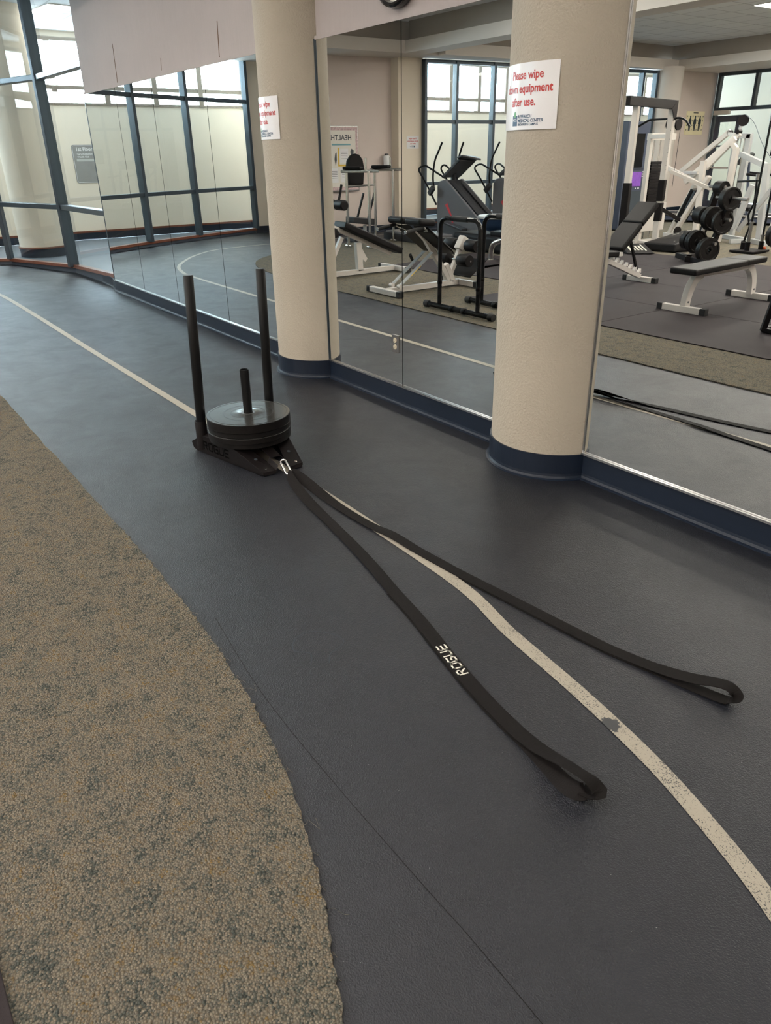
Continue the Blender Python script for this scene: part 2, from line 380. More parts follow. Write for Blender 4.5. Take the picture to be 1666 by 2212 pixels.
# ------------------------------------------------------------------ large structure
D = 2.806                                              # plane of the mirror wall
ARC = [(-9.72, 2.93), (-11.7, 2.86), (-13.37, 2.33), (-14.28, .73), (-14.80, -.45), (-15.34, -1.96)]
LW = [(-15.34, -1.96), (-15.25, -2.45), (-13.70, -2.62), (-13.6, -4.3), (-13.36, -4.3), (-13.28, -4.85)]
P0, P1 = Vector((-13.25, -4.85)), Vector((-12.62, -11.25))
gym = ARC+LW[1:]+[tuple(P1), (-12.5, -13.6), (5, -13.6), (5, 2.93)]
fl = MB().prism(gym, -.06, 0); floor = struct('floor', fl, 'blue_grey_rubber', 0, 'dark blue-grey rubber running lane floor beside the mirrored wall', 'floor')
struct('floor_corridor', MB().box((-17, -17, -.08), (6, 8.2, -.061)), 'corridor_floor')
# corridor surface only outside the gym outline
cpoly = [(-16.5, -16.5), (-12.5, -16.5)]+[(-12.55, -13.65), (P1.x-.04, P1.y)]+[(x-.05, y) for x, y in reversed(LW)]+[(x-.04, y+.03) for x, y in reversed(ARC[1:-1])]+[(-9.75, 2.99), (-9.75, 8), (-16.5, 8)]
struct('floor_walkway', MB().prism(cpoly, -.05, -.003), 'corridor_floor', 0, 'grey carpeted walkway floor seen through the curved glass', 'floor')
struct('floor_storefront', MB().box((-12.5, -17, -.05), (5, -13.66, -.003)), 'corridor_floor')

def wallseg(p, q, z0, z1, th, side=1):
    p, q = Vector(p), Vector(q); d = (q-p).normalized(); nrm = Vector((-d.y, d.x))*th*side
    return [(p.x, p.y), (q.x, q.y), (q.x+nrm.x, q.y+nrm.y), (p.x+nrm.x, p.y+nrm.y)], z0, z1
struct('wall_back', MB().box((-9.69, D+.01, 0), (5, D+.15, 3.66)), 'wall_vinyl', 0, 'grey-pink vinyl wall above the mirrors', 'wall')
cr_ = MB()
for X, z0, z1, wd in ((-8.51, 2.17, 2.50, .009), (-6.07, 2.17, 2.40, .010), (-7.29, 2.18, 2.27, .004)):
    for k in range(12):
        a, b = k/12, (k+1)/12
        ww = wd*(1-abs(a-.35))*1.0
        cr_.box((X-ww/2+.02*a, D+.0075, z0+(z1-z0)*a), (X+ww/2+.02*a, D+.0102, z0+(z1-z0)*b))
o = cr_.build('tear', 'dust_brown', bpy.data.objects['wall_back'])
for i in range(len(LW)-1):
    poly, a, b = wallseg(LW[i], LW[i+1], 0, 3.66, .18, -1)
    struct('wall_left', MB().prism(poly, a, b), 'wall_beige' if i in (0, 3, 4) else 'wall_pink')
struct('wall_end', MB().prism(wallseg((-12.5, -11.9), (-12.5, -13.6), 0, 3.2, .2, -1)[0], 0, 3.66), 'wall_pink')
struct('wall_right', MB().box((5, -14, 0), (5.15, 3, 3.66)), 'wall_pink')
struct('wall_return', MB().box((-9.75, D+.15, 0), (-9.6, 8, 3.66)), 'wall_beige')
# corridor outer wall, clerestory above it
struct('wall_outer', MB().box((-16.65, -17, 0), (-16.5, 8.2, 2.4)), 'wall_beige', 0, 'long beige corridor wall outside the curved glass', 'wall')
struct('baseboard_outer', MB().box((-16.5, -17, 0), (-16.47, 8.2, .13)), 'navy_vinyl')
struct('trim_outer', MB().box((-16.5, -17, .13), (-16.466, 8.2, .165)), 'wood_matt')
struct('wall_outer_header', MB().box((-16.65, -17, 3.5), (-16.5, 8.2, 3.7)), 'wall_beige')
cm = MB()
for k in range(-4, 23):
    y = 4.25-.963*k; cm.box((-16.62, y-.05, 2.4), (-16.46, y+.05, 3.5))
cm.box((-16.62, -17, 2.66), (-16.48, 8.2, 2.73)); cm.box((-16.62, -17, 2.4), (-16.48, 8.2, 2.44)); cm.box((-16.62, -17, 3.44), (-16.48, 8.2, 3.5))
win0 = thing('window_1', None, None, (0, 0, 0)); win0['kind'] = 'structure'
cm.build('frame', 'tan_mullion', win0); MB().box((-16.585, -17, 2.42), (-16.575, 8.2, 3.48)).build('glass', 'window_glass', win0)
struct('wall_walkway_end', MB().box((-16.6, 8, 0), (-9.6, 8.15, 3.7)), 'wall_beige')
struct('wall_walkway_far', MB().box((-16.6, -17, 0), (5.1, -16.8, 3.7)), 'wall_beige')
struct('wall_far_side', MB().box((5, -17, 0), (5.15, -14, 3.7)), 'wall_beige')

# ceilings: soffit with two coffers
S = 3.15
def ceil_box(n, a, b, z0, z1, mt): return struct(n, MB().box((a[0], a[1], z0), (b[0], b[1], z1)), mt)
left_in = [(x, y) for x, y in ARC+LW[1:]]+[tuple(P1), (-12.5, -13.6)]
struct('ceiling_soffit_left', MB().prism([(-12.8, -1.2), (-15.06, -1.2), ARC[5]]+LW[1:]+[tuple(P0), (P0.x+.45, P0.y)], S, S+.2), 'soffit_paint')
struct('ceiling_soffit_bow', MB().prism([(-12.8, -1.2), (-12.8, 2.0), (-12.35, 2.0)]+[ARC[2], ARC[3], ARC[4], (-15.06, -1.2)], S+.3, S+.4), 'soffit_paint')
ceil_box('ceiling_soffit_rear', (-9.7, 2.0), (5, D+.01), S, S+.2, 'soffit_paint')
struct('ceiling_soffit_corner', MB().prism([ARC[1], ARC[2], (-12.35, 2.0), (-9.7, 2.0), (-9.7, 2.9)], S+.3, S+.399), 'soffit_paint')
ceil_box('ceiling_beam', (-12.8, -4.5), (5, -4.05), S, S+.2, 'soffit_paint')
ceil_box('ceiling_beam_upper', (-12.75, -4.45), (5, -4.10), S+.2, 3.66, 'riser_paint')
struct('ceiling_soffit_side', MB().prism([(P0.x, P0.y), tuple(P1), (-12.5, -11.8), (-12.42, -11.8), (-12.6+.0, -4.85)], S, S+.2), 'soffit_paint')
ceil_box('ceiling_soffit_far', (-12.6, -13.6), (5, -11.8), S, S+.2, 'soffit_paint')
rs = MB()
rs.box((-12.95, -4.2, S+.2), (-12.85, 2.1, 3.66)); rs.box((-12.85, 2.05, S+.2), (5, 2.15, 3.66)); rs.box((-12.85, -11.95, S+.2), (-12.65, -4.4, 3.66)); rs.box((-12.7, -11.95, S+.2), (5, -11.85, 3.66))
rs.prism([(-13.0, 2.1), (-12.8, 2.1), (-12.8, 1.95), (-13.0, 1.95)], S+.2, 3.66)
struct('ceiling_riser', rs, 'riser_paint')
struct('ceiling', MB().box((-13.0, -12, 3.65), (5, 2.2, 3.75)), 'acoustic_tile', 0, 'white acoustic tile ceiling seen in the mirror', 'ceiling')
struct('ceiling_walkway', MB().box((-16.6, -17, 3.6), (-13.0, 2.6, 3.64)), 'acoustic_tile')
struct('ceiling_walkway_rear', MB().box((-16.6, 2.6, 3.6), (-9.6, 8.1, 3.64)), 'acoustic_tile')
struct('ceiling_storefront', MB().box((-13, -17, 3.6), (5.1, -12, 3.64)), 'acoustic_tile')
struct('wall_above_arc', MB().prism([ARC[0], ARC[1], ARC[2], ARC[3], ARC[4], ARC[5]]+[(x-.05, y+.03) for x, y in reversed(ARC)], 3.44, 3.62), 'soffit_paint')

def troffer(x, y, z, label, mat='troffer_light', lx=1.2, ly=.6, group='recessed ceiling lights'):
    t = thing('ceiling_light', label, 'ceiling light', (x, y, z), 0, group)
    a, b = lx/2, ly/2; f = MB()
    for lo, hi in (((-a-.03, -b-.03, -.012), (a+.03, -b, 0)), ((-a-.03, b, -.012), (a+.03, b+.03, 0)), ((-a-.03, -b, -.012), (-a, b, 0)), ((a, -b, -.012), (a+.03, b, 0))): f.box(lo, hi)
    f.build('frame', 'white_powder', t); MB().box((-a, -b, -.008), (a, b, -.002)).build('diffuser', mat, t)
for x in (-8.54, -5.49, -1.83, 1.83):
    for y in (-2.75, .3): troffer(x, y, 3.65, 'rectangular recessed light in the tiled ceiling over the lane and mats')
for x in (-7.93, -5.49, -2.44, 1.22):
    for y in (-6.1, -8.5, -10.9): troffer(x, y, 3.65, 'rectangular recessed light in the tiled ceiling over the weight machines', 'troffer_far', group='lights over the weight machines')
tl = thing('ceiling_light', 'bright recessed light panel in the walkway ceiling behind the glass', 'ceiling light', (-14.3, 3.87, 3.6), .12)
MB().box((-.44, -.21, -.02), (.44, .21, -.004)).build('diffuser', 'corridor_light', tl)
MB().box((-.47, -.24, -.012), (.47, .24, -.001)).build('frame', 'white_powder', tl)
for y in (-4.6, -8.0, -12.0): troffer(-14.9, y, 3.6, 'recessed light in the walkway ceiling beyond the windows', 'corridor_light', .6, 1.2, 'walkway ceiling lights')
for x in (-9.5, -5, 0): troffer(x, -15.2, 3.6, 'recessed light in the ceiling beyond the glazed front', 'front_light', 1.2, .6, 'storefront ceiling lights')

# base coves, mirrors, trims
def cove(path, name, mat='navy_vinyl', h=.13, flip=1, toe=.022):
    prof = [(toe, 0), (toe, .004), (.012, .008), (.006, .018), (.004, .03), (.004, h), (-.004, h), (-.004, 0)]
    P = [Vector((x, y, 0)) for x, y in path]; vs = []; fs = []; n = len(P); k = len(prof)
    for i, c in enumerate(P):
        t = (P[min(i+1, n-1)]-P[max(i-1, 0)]).normalized(); nr = Vector((t.y, -t.x, 0))*flip
        for a, z in prof: vs.append(c+nr*a+Vector((0, 0, z)))
    for i in range(n-1):
        for j in range(k): fs.append((i*k+j, i*k+(j+1) % k, (i+1)*k+(j+1) % k, (i+1)*k+j))
    return MB().add(vs, fs)
COLS = [(-4.95, D+.10, .32), (-2.555, D+.10, .32)]
hw = math.sqrt(.32**2-.1**2)
for i, (a, b) in enumerate(((-9.69, -4.95-hw), (-4.95+hw, -2.555-hw), (-2.555+hw, 5))):
    struct('baseboard_back', cove([(a, D), (b, D)], 'b'), 'navy_vinyl', 0, ['navy vinyl base under the far left mirrors', 'navy vinyl base between the two columns', 'navy vinyl base under the mirrors right of the near column'][i], 'baseboard')
    t = MB().box((a, D-.016, .130), (b, D-.003, .140)); struct('trim_%d' % (i+1), t, 'aluminium')
    t = MB().box((a, D-.004, 2.135), (b, D+.006, 2.155)); struct('trim_%d' % (i+4), t, 'wall_vinyl')
ap = [ARC[1], ARC[2], ARC[3], ARC[4], ARC[5]]+LW[1:]+[tuple(P0), tuple(P1), (-12.5, -11.5), (-12.5, -13.6)]
struct('baseboard_left', cove(ap[4:], 'b', flip=-1), 'navy_vinyl')
struct('baseboard_arc', cove([(-9.69, D), (-10.0, 2.87), (-10.5, 2.89)], 'b', flip=-1, h=.12), 'navy_vinyl')
wc = MB()
def strip_along(mb, path, inn, out, z0, z1):
    for i in range(len(path)-1):
        p, q = Vector(path[i]), Vector(path[i+1]); d = (q-p).normalized(); nr = Vector((d.y, -d.x))
        # gym side is to the right of the direction of travel reversed
        a, b = p-d*.01, q+d*.01
        mb.prism([tuple(a+nr*inn), tuple(b+nr*inn), tuple(b+nr*out), tuple(a+nr*out)], z0, z1)
strip_along(wc, [tuple(P0), tuple(P1)], -.035, .06, .13, .175)
struct('trim_sill', wc, 'wood_cap', .004)
kh = [.125, .072, .052, .052, .052, .052]
def ramp_strip(mb, inn, out, dz0, dz1):
    for i in range(len(ARC)-1):
        p, q = Vector(ARC[i]), Vector(ARC[i+1]); d = (q-p).normalized(); nr = Vector((d.y, -d.x)); a, b = p-d*.01, q+d*.01
        z0a, z1a = (0 if dz0 is None else kh[i]+dz0), kh[i]+dz1; z0b, z1b = (0 if dz0 is None else kh[i+1]+dz0), kh[i+1]+dz1
        A1, B1, C1, D1 = a+nr*inn, b+nr*inn, b+nr*out, a+nr*out
        mb.add([(*A1, z0a), (*B1, z0b), (*C1, z0b), (*D1, z0a), (*A1, z1a), (*B1, z1b), (*C1, z1b), (*D1, z1a)], [(0, 3, 2, 1), (4, 5, 6, 7), (0, 1, 5, 4), (1, 2, 6, 5), (2, 3, 7, 6), (3, 0, 4, 7)])
wa = MB(); ramp_strip(wa, -.035, .06, 0, .045); struct('trim_sill_arc', wa, 'wood_cap', .004)
kn = MB(); ramp_strip(kn, 0, .06, None, 0); strip_along(kn, [tuple(P0), tuple(P1)], 0, .06, 0, .13); struct('wall_kerb', kn, 'kerb_blue')

def mirror(a, b, label, z0=.140, z1=2.135):
    o = MB().box((a+.002, D-.001, z0), (b-.002, D+.005, z1)).build('wall_mirror', 'mirror_silver'); tag(o, label, 'mirror', 'mirror panels along the back wall')
    e = MB(); e.box((a-.0022, D-.002, z0), (a+.0022, D+.003, z1)); e.build('panel_edge', 'void_black', o)
mirror(-9.69, -8.60, 'leftmost wall mirror panel, ending at the curved glass wall')
mirror(-8.60, -7.57, 'second wall mirror panel from the left')
mirror(-7.57, -6.37, 'third wall mirror panel from the left, reflecting the glass wall')
mirror(-6.37, -4.95-hw, 'narrow mirror panel just left of the far column')
mirror(-4.95+hw, -3.752, 'wall mirror panel just right of the far column, with an outlet')
mirror(-3.752, -2.555-hw, 'wall mirror panel just left of the near column')
mirror(-2.555+hw, -.9, 'wall mirror panel right of the near column, reflecting the weight benches')
mirror(-.9, .5, 'wall mirror panel at the right end')
mirror(.5, 5.0, 'wall mirror panel beyond the right edge')
struct('trim_edge', MB().box((-9.70, D-.004, .14), (-9.686, D+.012, 2.14)), 'frame_metal')
for i, (cx, cy, r) in enumerate(COLS):
    c = MB().lathe([(r, 0), (r, 3.66)], (cx, cy, 0), (0, 0, 1), 96)
    o = struct('column_%d' % (i+1), c, 'column_paint', 0, ['round beige textured column beyond the weight sled', 'big round beige textured column in front of the mirrors, right'][i], 'column')
    bs = cove([(cx+(r+.004)*math.cos(a), cy+(r+.004)*math.sin(a)) for a in [math.pi+math.pi*k/48 for k in range(49)]], 'b')
    o2 = bs.build('base', 'navy_vinyl', o); 
    al = MB(); x0 = cx+math.sqrt(r*r-.1**2)
    al.box((x0-(.0022 if i else .0018), D-.010, .14), (x0+(.0022 if i else .0018), D, 2.14)); struct('trim_side', al, 'aluminium' if i else 'frame_metal')
# column standing in the corridor and the round pillar by the far wall
o = struct('column_3', MB().lathe([(.37, 0), (.37, 3.6)], (-14.35, 3.05, 0), seg=64), 'wall_beige', 0, 'round off-white column standing behind the glass wall', 'column')
MB().lathe([(.38, 0), (.38, .13), (.372, .13)], (-14.35, 3.05, 0), seg=64).build('base', 'navy_vinyl', o); MB().lathe([(.372, .13), (.392, .133), (.392, .155), (.37, .16)], (-14.35, 3.05, 0), seg=64).build('cap', 'wood_cap', o)
struct('column_4', MB().lathe([(.33, 0), (.33, 3.2)], (-12.5, -11.6, 0), seg=64), 'soffit_paint')

# glass walls
WN = [1]
def bay(p, q, zs, mull=True, wd=.065, dp=.13, gx=0):
    WN[0] += 1; o = thing('window_%d' % WN[0], None, None); o['kind'] = 'structure'
    p, q = Vector(p), Vector(q); d = (q-p).normalized(); nr = Vector((d.y, -d.x)); f = MB()
    for z in zs[(1 if zs[0] < .15 else 0):]: f.prism([tuple(p-nr*(-.04)), tuple(q-nr*(-.04)), tuple(q-nr*.07), tuple(p-nr*.07)], z-.033, z+.033)
    if mull:
        a, b = p-d*wd/2, p+d*wd/2
        f.prism([tuple(a+nr*.05), tuple(b+nr*.05), tuple(b-nr*dp*.75), tuple(a-nr*dp*.75)], .09, zs[-1]+.03)
    f.build('frame', 'frame_metal', o, .006)
    g = MB(); g.prism([tuple(p+nr*.006), tuple(q+nr*.006), tuple(q-nr*.0), tuple(p-nr*.0)], zs[0]-.03, zs[-1]+gx); g.build('glass', 'window_glass', o)
    return o
for i in range(len(ARC)-1): bay(ARC[i], ARC[i+1], (.135, .885, 2.45, 3.42), i > 0)
bay(ARC[5], (ARC[5][0]-.01, ARC[5][1]-.05), (.135, .885, 2.45, 3.42))
ss = [0, .117, .264, .40, .53, .66, .79, .93, 1.0]
for i in range(len(ss)-1):
    a = P0+(P1-P0)*ss[i]; b = P0+(P1-P0)*ss[i+1]; bay(a, b, (.19, .905, 2.05, 3.10), True, .06, .13)
bay(P1, P1+Vector((.01, -.08)), (.19, 3.1), True)
# glazed front at the far side with a door
sf = thing('window_%d' % (WN[0]+1), None, None); sf['kind'] = 'structure'; f = MB()
Y = -13.6
for x in (-12.42, -11.44, -10.3, -9.0, -7.5, -6, -4.5, -3): f.box((x-.035, Y-.07, 0 if x in (-12.42,) or x > -11 else 2.35), (x+.035, Y+.07, 3.15))
f.box((-12.4, Y-.06, 2.31), (5, Y+.06, 2.39)); f.box((-12.4, Y-.06, 3.08), (5, Y+.06, 3.15)); f.box((-10.3, Y-.05, .02), (5, Y+.05, .12))
f.build('frame', 'frame_metal', sf, .006); MB().box((-12.4, Y-.004, .05), (5, Y+.004, 3.1)).build('glass', 'window_glass', sf)
dr = thing('door_1', None, None, (-12.3, Y+.1, 0), math.radians(12)); dr['kind'] = 'structure'; f = MB()
f.box((0, -.025, 0), (.12, .025, 2.2)); f.box((.66, -.025, 0), (.78, .025, 2.2)); f.box((.12, -.025, 2.06), (.66, .025, 2.2)); f.box((.12, -.025, 0), (.66, .025, .25)); f.box((.12, -.02, 1.50), (.66, .02, 1.54))
f.build('leaf_frame', 'blue_metal', dr, .004); MB().box((.12, -.004, .25), (.66, .004, 2.06)).build('glass', 'window_glass', dr); MB().box((-.05, .03, 2.22), (.45, .09, 2.32)).build('closer', 'white_powder', dr, .01)
MB().box((.12, .03, 1.0), (.66, .06, 1.05)).build('push_bar', 'aluminium', dr, .01)

# carpet, floor markings, mats
def offset_poly(path, width): pass
edge = [(5, -1.9), (2.2, -.95), (1.0, -.43), (.3, -.09), (-.2, .155), (-.5, .30), (-.761, .416), (-.939, .495), (-1.097, .554), (-1.365, .627), (-1.733, .69), (-2.211, .728), (-2.9, .742), (-4.11, .735), (-5.7, .728), (-7.0, .72), (-8.6, .70), (-9.8, .62), (-10.5, .46), (-11.1, .15), (-11.6, -.38), (-11.95, -1.0), (-12.15, -1.7), (-12.2, -2.6), (-12.15, -4.6), (-11.9, -8), (-11.7, -13.3)]
sm = smooth_path([(x, y, 0) for x, y in edge], 14)
jag = []
for i, q in enumerate(sm):
    if i == 0 or i == len(sm)-1: jag.append((q.x, q.y)); continue
    t = (sm[i+1]-sm[i-1]).normalized(); nr = Vector((-t.y, t.x, 0)); s_ = random.uniform(-.0025, .0035); jag.append((q.x+nr.x*s_, q.y+nr.y*s_))
fine = []
for a, b in zip(jag, jag[1:]):
    L = math.dist(a, b); k = max(1, int(L/.012)) if -3.4 < a[0] < 0 else max(1, int(L/.06))
    dx, dy = (b[0]-a[0])/L, (b[1]-a[1])/L
    for j in range(k):
        r_ = random.gauss(0, .0022); fine.append((a[0]+(b[0]-a[0])*j/k-dy*r_, a[1]+(b[1]-a[1])*j/k+dx*r_))
cp = MB().prism(fine+[(5, -13.3)], .0005, .009)
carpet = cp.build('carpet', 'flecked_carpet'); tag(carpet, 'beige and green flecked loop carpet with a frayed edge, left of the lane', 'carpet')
fr = MB()
for k in range(150):
    i = random.randrange(len(fine)-1); x, y = fine[i]
    if not (-3.2 < x < -.5): continue
    a = random.uniform(.6, 2.4); L = random.uniform(.006, .022) if random.random() < .9 else .045
    q = Vector((x, y-.002, .006)); pts = [q+Vector((math.cos(a+.5*j*random.uniform(-1, 1))*L*j/4, math.sin(a)*L*j/4, -.0012*j)) for j in range(5)]
    fr.tube(pts, .0006, 5)
tag(fr.build('frayed_yarn', 'flecked_carpet', carpet), None, None, None, 'stuff')

cl = [(3.2, -.95), (1.6, .1), (.7, .68), (.1, 1.03), (-.16, 1.17), (-.405, 1.306), (-.629, 1.395), (-.84, 1.459), (-1.138, 1.519), (-1.495, 1.572), (-1.80, 1.636), (-2.277, 1.655), (-3.19, 1.668), (-4.49, 1.657), (-6.64, 1.634), (-8.6, 1.625), (-10.2, 1.60), (-10.75, 1.53), (-11.3, 1.36), (-11.83, 1.07), (-12.45, .62), (-12.95, .05), (-13.12, -.7), (-13.1, -1.8), (-13.08, -3.0), (-13.05, -4.6)]
ln = MB(); ribbon(ln, smooth_path([(x, y, 0) for x, y in cl], 8), .052, .0015); o = ln.build('lane_line', 'worn_line_paint', floor)
tag(o, 'worn off-white painted lane line')
sc = MB()
def ring(cx, cy, pts):
    P = smooth_path([(cx+a, cy+b, .0008) for a, b in pts], 6); ribbon(sc, P, .0035)
ring(-2.70, 1.125, [(-.055, -.045), (-.10, -.01), (-.075, .05), (-.01, .07), (.055, .05), (.07, 0), (.03, -.05)])
ring(-1.82, 1.01, [(.075, -.085), (.02, -.055), (-.03, -.09), (-.085, -.05), (-.09, .01), (-.04, .06), (.02, .075), (.045, .05), (.06, 0), (.10, -.03)])
sc.build('stain', 'dark_ink', floor)
sm_ = MB(); ribbon(sm_, smooth_path([(-2.2, .79, .0007), (-1.74, .735, .0007), (-1.35, .72, .0007), (-.93, .72, .0007), (-.64, .722, .0007), (0, .70, .0007)], 6), .0018); sm_.build('seam', 'black_powder', floor)
for j in range(4):
    for i in range(7):
        x0 = -8.2+i*1.83+(.0 if j else 1.75); y0 = -.10-j*1.2
        if x0 > 3.4: continue
        x1 = min(x0+1.822, 4.9)
        o = MB().box((x0, y0-1.193, .009), (x1, y0, .019)).build('floor_mat', 'dark_mat', None, .002)
        tag(o, 'large dark brown-black rubber floor mat laid edge to edge under the weight benches', 'floor mat', 'rubber mats under the free weights')
o = MB().slab([(-9.2, -1.1, .010), (-7.85, -1.05, .010), (-8.25, -2.9, .010), (-9.5, -2.95, .010)], (0, 0, .009)).build('floor_mat', 'dark_mat', None, .002); tag(o, 'dark rubber floor mat laid askew behind the white hyperextension bench', 'floor mat')

# ------------------------------------------------------------------ weight sled
LET = {  # angular stroke letters on a unit box, reading +x, up +y
 'R': [[(0, 0), (0, 1), (.8, 1), (.8, .52), (.12, .52)], [(.45, .45), (.85, 0)]],
 'O': [[(.12, 0), (.8, 0), (.92, .15), (.92, .85), (.8, 1), (.12, 1), (0, .85), (0, .15), (.12, 0)]],
 'G': [[(.9, .95), (.12, 1), (0, .85), (0, .15), (.12, 0), (.9, 0), (.9, .5), (.45, .5)]],
 'U': [[(0, 1), (0, .15), (.12, 0), (.8, 0), (.92, .15), (.92, 1)]],
 'E': [[(.9, 1), (.1, 1), (0, .85), (0, .15), (.1, 0), (.9, 0)], [(0, .5), (.8, .5)]],
}
def letters(mb, word, place, pitch=1.25, sw=.2, rough=0):
    """place(x, y) -> 3-D point; strokes drawn as flat quads"""
    for i, ch in enumerate(word):
        for st in LET[ch]:
            for (a, b), (c, d) in zip(st, st[1:]):
                L = math.hypot(c-a, d-b); ux, uy = (c-a)/L*sw/2, (d-b)/L*sw/2
                q = [(a-ux-uy, b-uy+ux), (c+ux-uy, d+uy+ux), (c+ux+uy, d+uy-ux), (a-ux+uy, b-uy-ux)]
                n = max(1, int(L/.25)) if rough else 1
                for k in range(n):
                    if rough and random.random() < rough: continue
                    def lp(A, B, t): return (A[0]+(B[0]-A[0])*t, A[1]+(B[1]-A[1])*t)
                    qq = [lp(q[0], q[1], k/n), lp(q[0], q[1], (k+1)/n), lp(q[3], q[2], (k+1)/n), lp(q[3], q[2], k/n)]
                    mb.add([place(x+i*pitch, y) for x, y in qq], [(0, 1, 2, 3)])
sled = thing('weight_sled', 'black steel weight sled with two tall push poles standing on the lane', 'sled', (-3.6, 1.645, 0))
# side runners splay out towards the rear
for sd in (-1, 1):
    def P(x, z, inn=0):
        t = (x+.27)/.62; y = (.245+(.118-.245)*t)-inn
        return (x, sd*y, z)
    prof = [(-.275, .045), (-.262, .012), (-.235, 0), (.33, 0), (.350, .008), (.350, .024), (.10, .098), (-.165, .104), (-.19, .098), (-.235, .066)]
    mb = MB().slab([P(x, z) for x, z in prof], Vector((0, -sd*.006, 0)))
    rn = mb.build('side_runner', 'black_powder', sled, .0015)
    # rolled top flange
    fb = MB(); fb.slab([P(-.165, .104), P(.10, .099), P(.10, .099, .035), P(-.165, .104, .035)], (0, 0, -.006)); fb.slab([P(-.235, .003), P(.34, .003), P(.34, .003, .04), P(-.235, .003, .04)], (0, 0, .006))
    fb.slab([P(-.275, .045), P(-.235, .066), P(-.235, .066, .03), P(-.275, .045, .03)], (0, 0, -.005))
    fb.build('flange', 'black_powder', sled, .001)
    lt_ = MB(); wd_ = .245
    def pl(x, y):
        X = (-.155+x*.037) if sd < 0 else (.075-x*.037); q = Vector(P(X, .03+y*.042)); return q+Vector((.0, sd*.0012, 0))
    letters(lt_, 'ROGUE', pl, 1.28, .2)
    lt_.build('cut_out_lettering', 'void_black', rn)
    # sloping front apron, folded down from deck to the tip
    ap_ = MB()
    T = P(.10, .098, .004); B = P(.348, .022, .004)
    ap_.slab([T, B, (.352, sd*.042, .020), (.27, sd*.05, .040), (.12, sd*.085, .086)], (0, 0, -.005))
    ap_.slab([(.352, sd*.042, .020), (.352, sd*.030, .044), (.262, sd*.032, .060), (.27, sd*.05, .040)], (0, 0, -.004))
    ap_.slab([B, (.352, sd*.042, .020), (.356, sd*.045, .003), (.354, sd*.112, .003)], (-.004, 0, 0))
    ap_.build('front_apron', 'black_powder', sled, .001)
    MB().lathe([(.0, .003), (.006, .003), (.008, 0)], (.325, sd*.088, .028), seg=6).build('bolt', 'chrome', sled)
    MB().lathe([(.0, .0012), (.009, .001), (.010, 0)], (.235, sd*.098, .0565), (.29, 0, 1), seg=12).build('bolt_hole', 'dark_ink', sled)
    # socket and push pole
    px_, py_ = -.19, sd*.213
    so = MB().lathe([(.0315, .02), (.0315, .178), (.0295, .181), (.0265, .181), (.0265, .16)], (px_, py_, 0), seg=28).build('pole_socket', 'black_powder', sled)
    lean = .03 if sd < 0 else .012
    top = .955 if sd < 0 else .950
    MB().tube([(px_, py_, .05), (px_+.008, py_+lean*.45, top*.5), (px_+.012, py_+lean, top-.004), (px_+.012, py_+lean, top)], radii=[.0262, .0262, .0262, .0235], seg=28).build('push_pole', 'black_tube', sled)
dk = MB(); dk.prism([(-.20, -.20), (.09, -.165), (.09, .165), (-.20, .20)], .090, .0985); dk.box((-.235, -.2, .02), (-.195, .2, .098))
dk.slab([(.09, -.03, .0985), (.27, -.03, .062), (.27, .03, .062), (.09, .03, .0985)], (0, 0, -.005)); 
dk.build('deck', 'black_powder', sled, .001)
MB().lathe([(.0215, .10), (.0245, .10), (.0245, .466), (.0235, .472), (.0205, .472), (.0205, .30)], (-.01, -.003, 0), seg=32).build('centre_post', 'black_tube', sled)
# plates
z = .0995
specs = [(.0275, .224, 'bottom one resting on the frame', .03), (.030, .2265, 'second from the bottom', .0), (.026, .2245, 'third from the bottom', .0), (.046, .2265, 'topmost with ringed face', .012)]
for i, (th, R, lb, off) in enumerate(specs):
    pr = [(.027, 0), (.05, .0)] + [(R*.93, .0), (R-.002, .0), (R, .002), (R, th-.002), (R-.002, th), (R*.945, th), (R*.94, th-.001), (R*.915, th-.001), (R*.91, th), (R*.60, th), (R*.597, th-.0007), (R*.590, th-.0007), (R*.587, th), (R*.42, th), (R*.417, th-.0007), (R*.41, th-.0007), (R*.407, th), (.048, th), (.046, th+.0006), (.034, th+.0006), (.027, th+.0003), (.027, 0)]
    p_ = MB().lathe(pr, seg=96).build('weight_plate', 'plate_rubber'); p_.location = (-3.61+[.0, .006, -.003, .0][i], 1.642+[0, -.004, .004, 0][i], z)
    p_.data.materials.append(MATS['plate_face'])
    for f_ in p_.data.polygons:
        if f_.normal.z > .85 and f_.center.z > th-.003: f_.material_index = 1
    tag(p_, 'black rubber weight plate on the sled, '+lb, 'weight plate', 'weight plates stacked on the sled')
    MB().lathe([(.0265, -.0), (.033, .0), (.033, th+.001), (.0265, th+.001), (.0265, 0)], seg=40).build('hub_ring', 'steel_plate', p_)
    z += th+.0008
# carabiner
ca = thing('carabiner', 'chrome carabiner clipped through the front of the sled', 'carabiner', (-3.215, 1.645, .03))
A, B = Vector((-3.283, 1.658, .052)), Vector((-3.168, 1.636, .016)); ax = (B-A).normalized(); sdv = Vector((.12, .92, .45)); sdv = (sdv-ax*sdv.dot(ax)).normalized()
cpt = []; hl = (B-A).length/2-.016; mid = (A+B)/2; rr = .0138
for k in range(13): a = math.pi*k/12-math.pi/2; cpt.append(mid+ax*(hl+rr*math.cos(a))+sdv*rr*math.sin(a))
for k in range(13): a = math.pi*k/12+math.pi/2; cpt.append(mid+ax*(-hl+rr*math.cos(a))+sdv*rr*math.sin(a))
MB().tube(cpt, .0052, 12, closed=True).build('body', 'chrome', ca, world=True)
MB().tube([mid-ax*.026-sdv*rr, mid+ax*.026-sdv*rr], .0066, 16).build('locking_sleeve', 'chrome', ca, world=True)
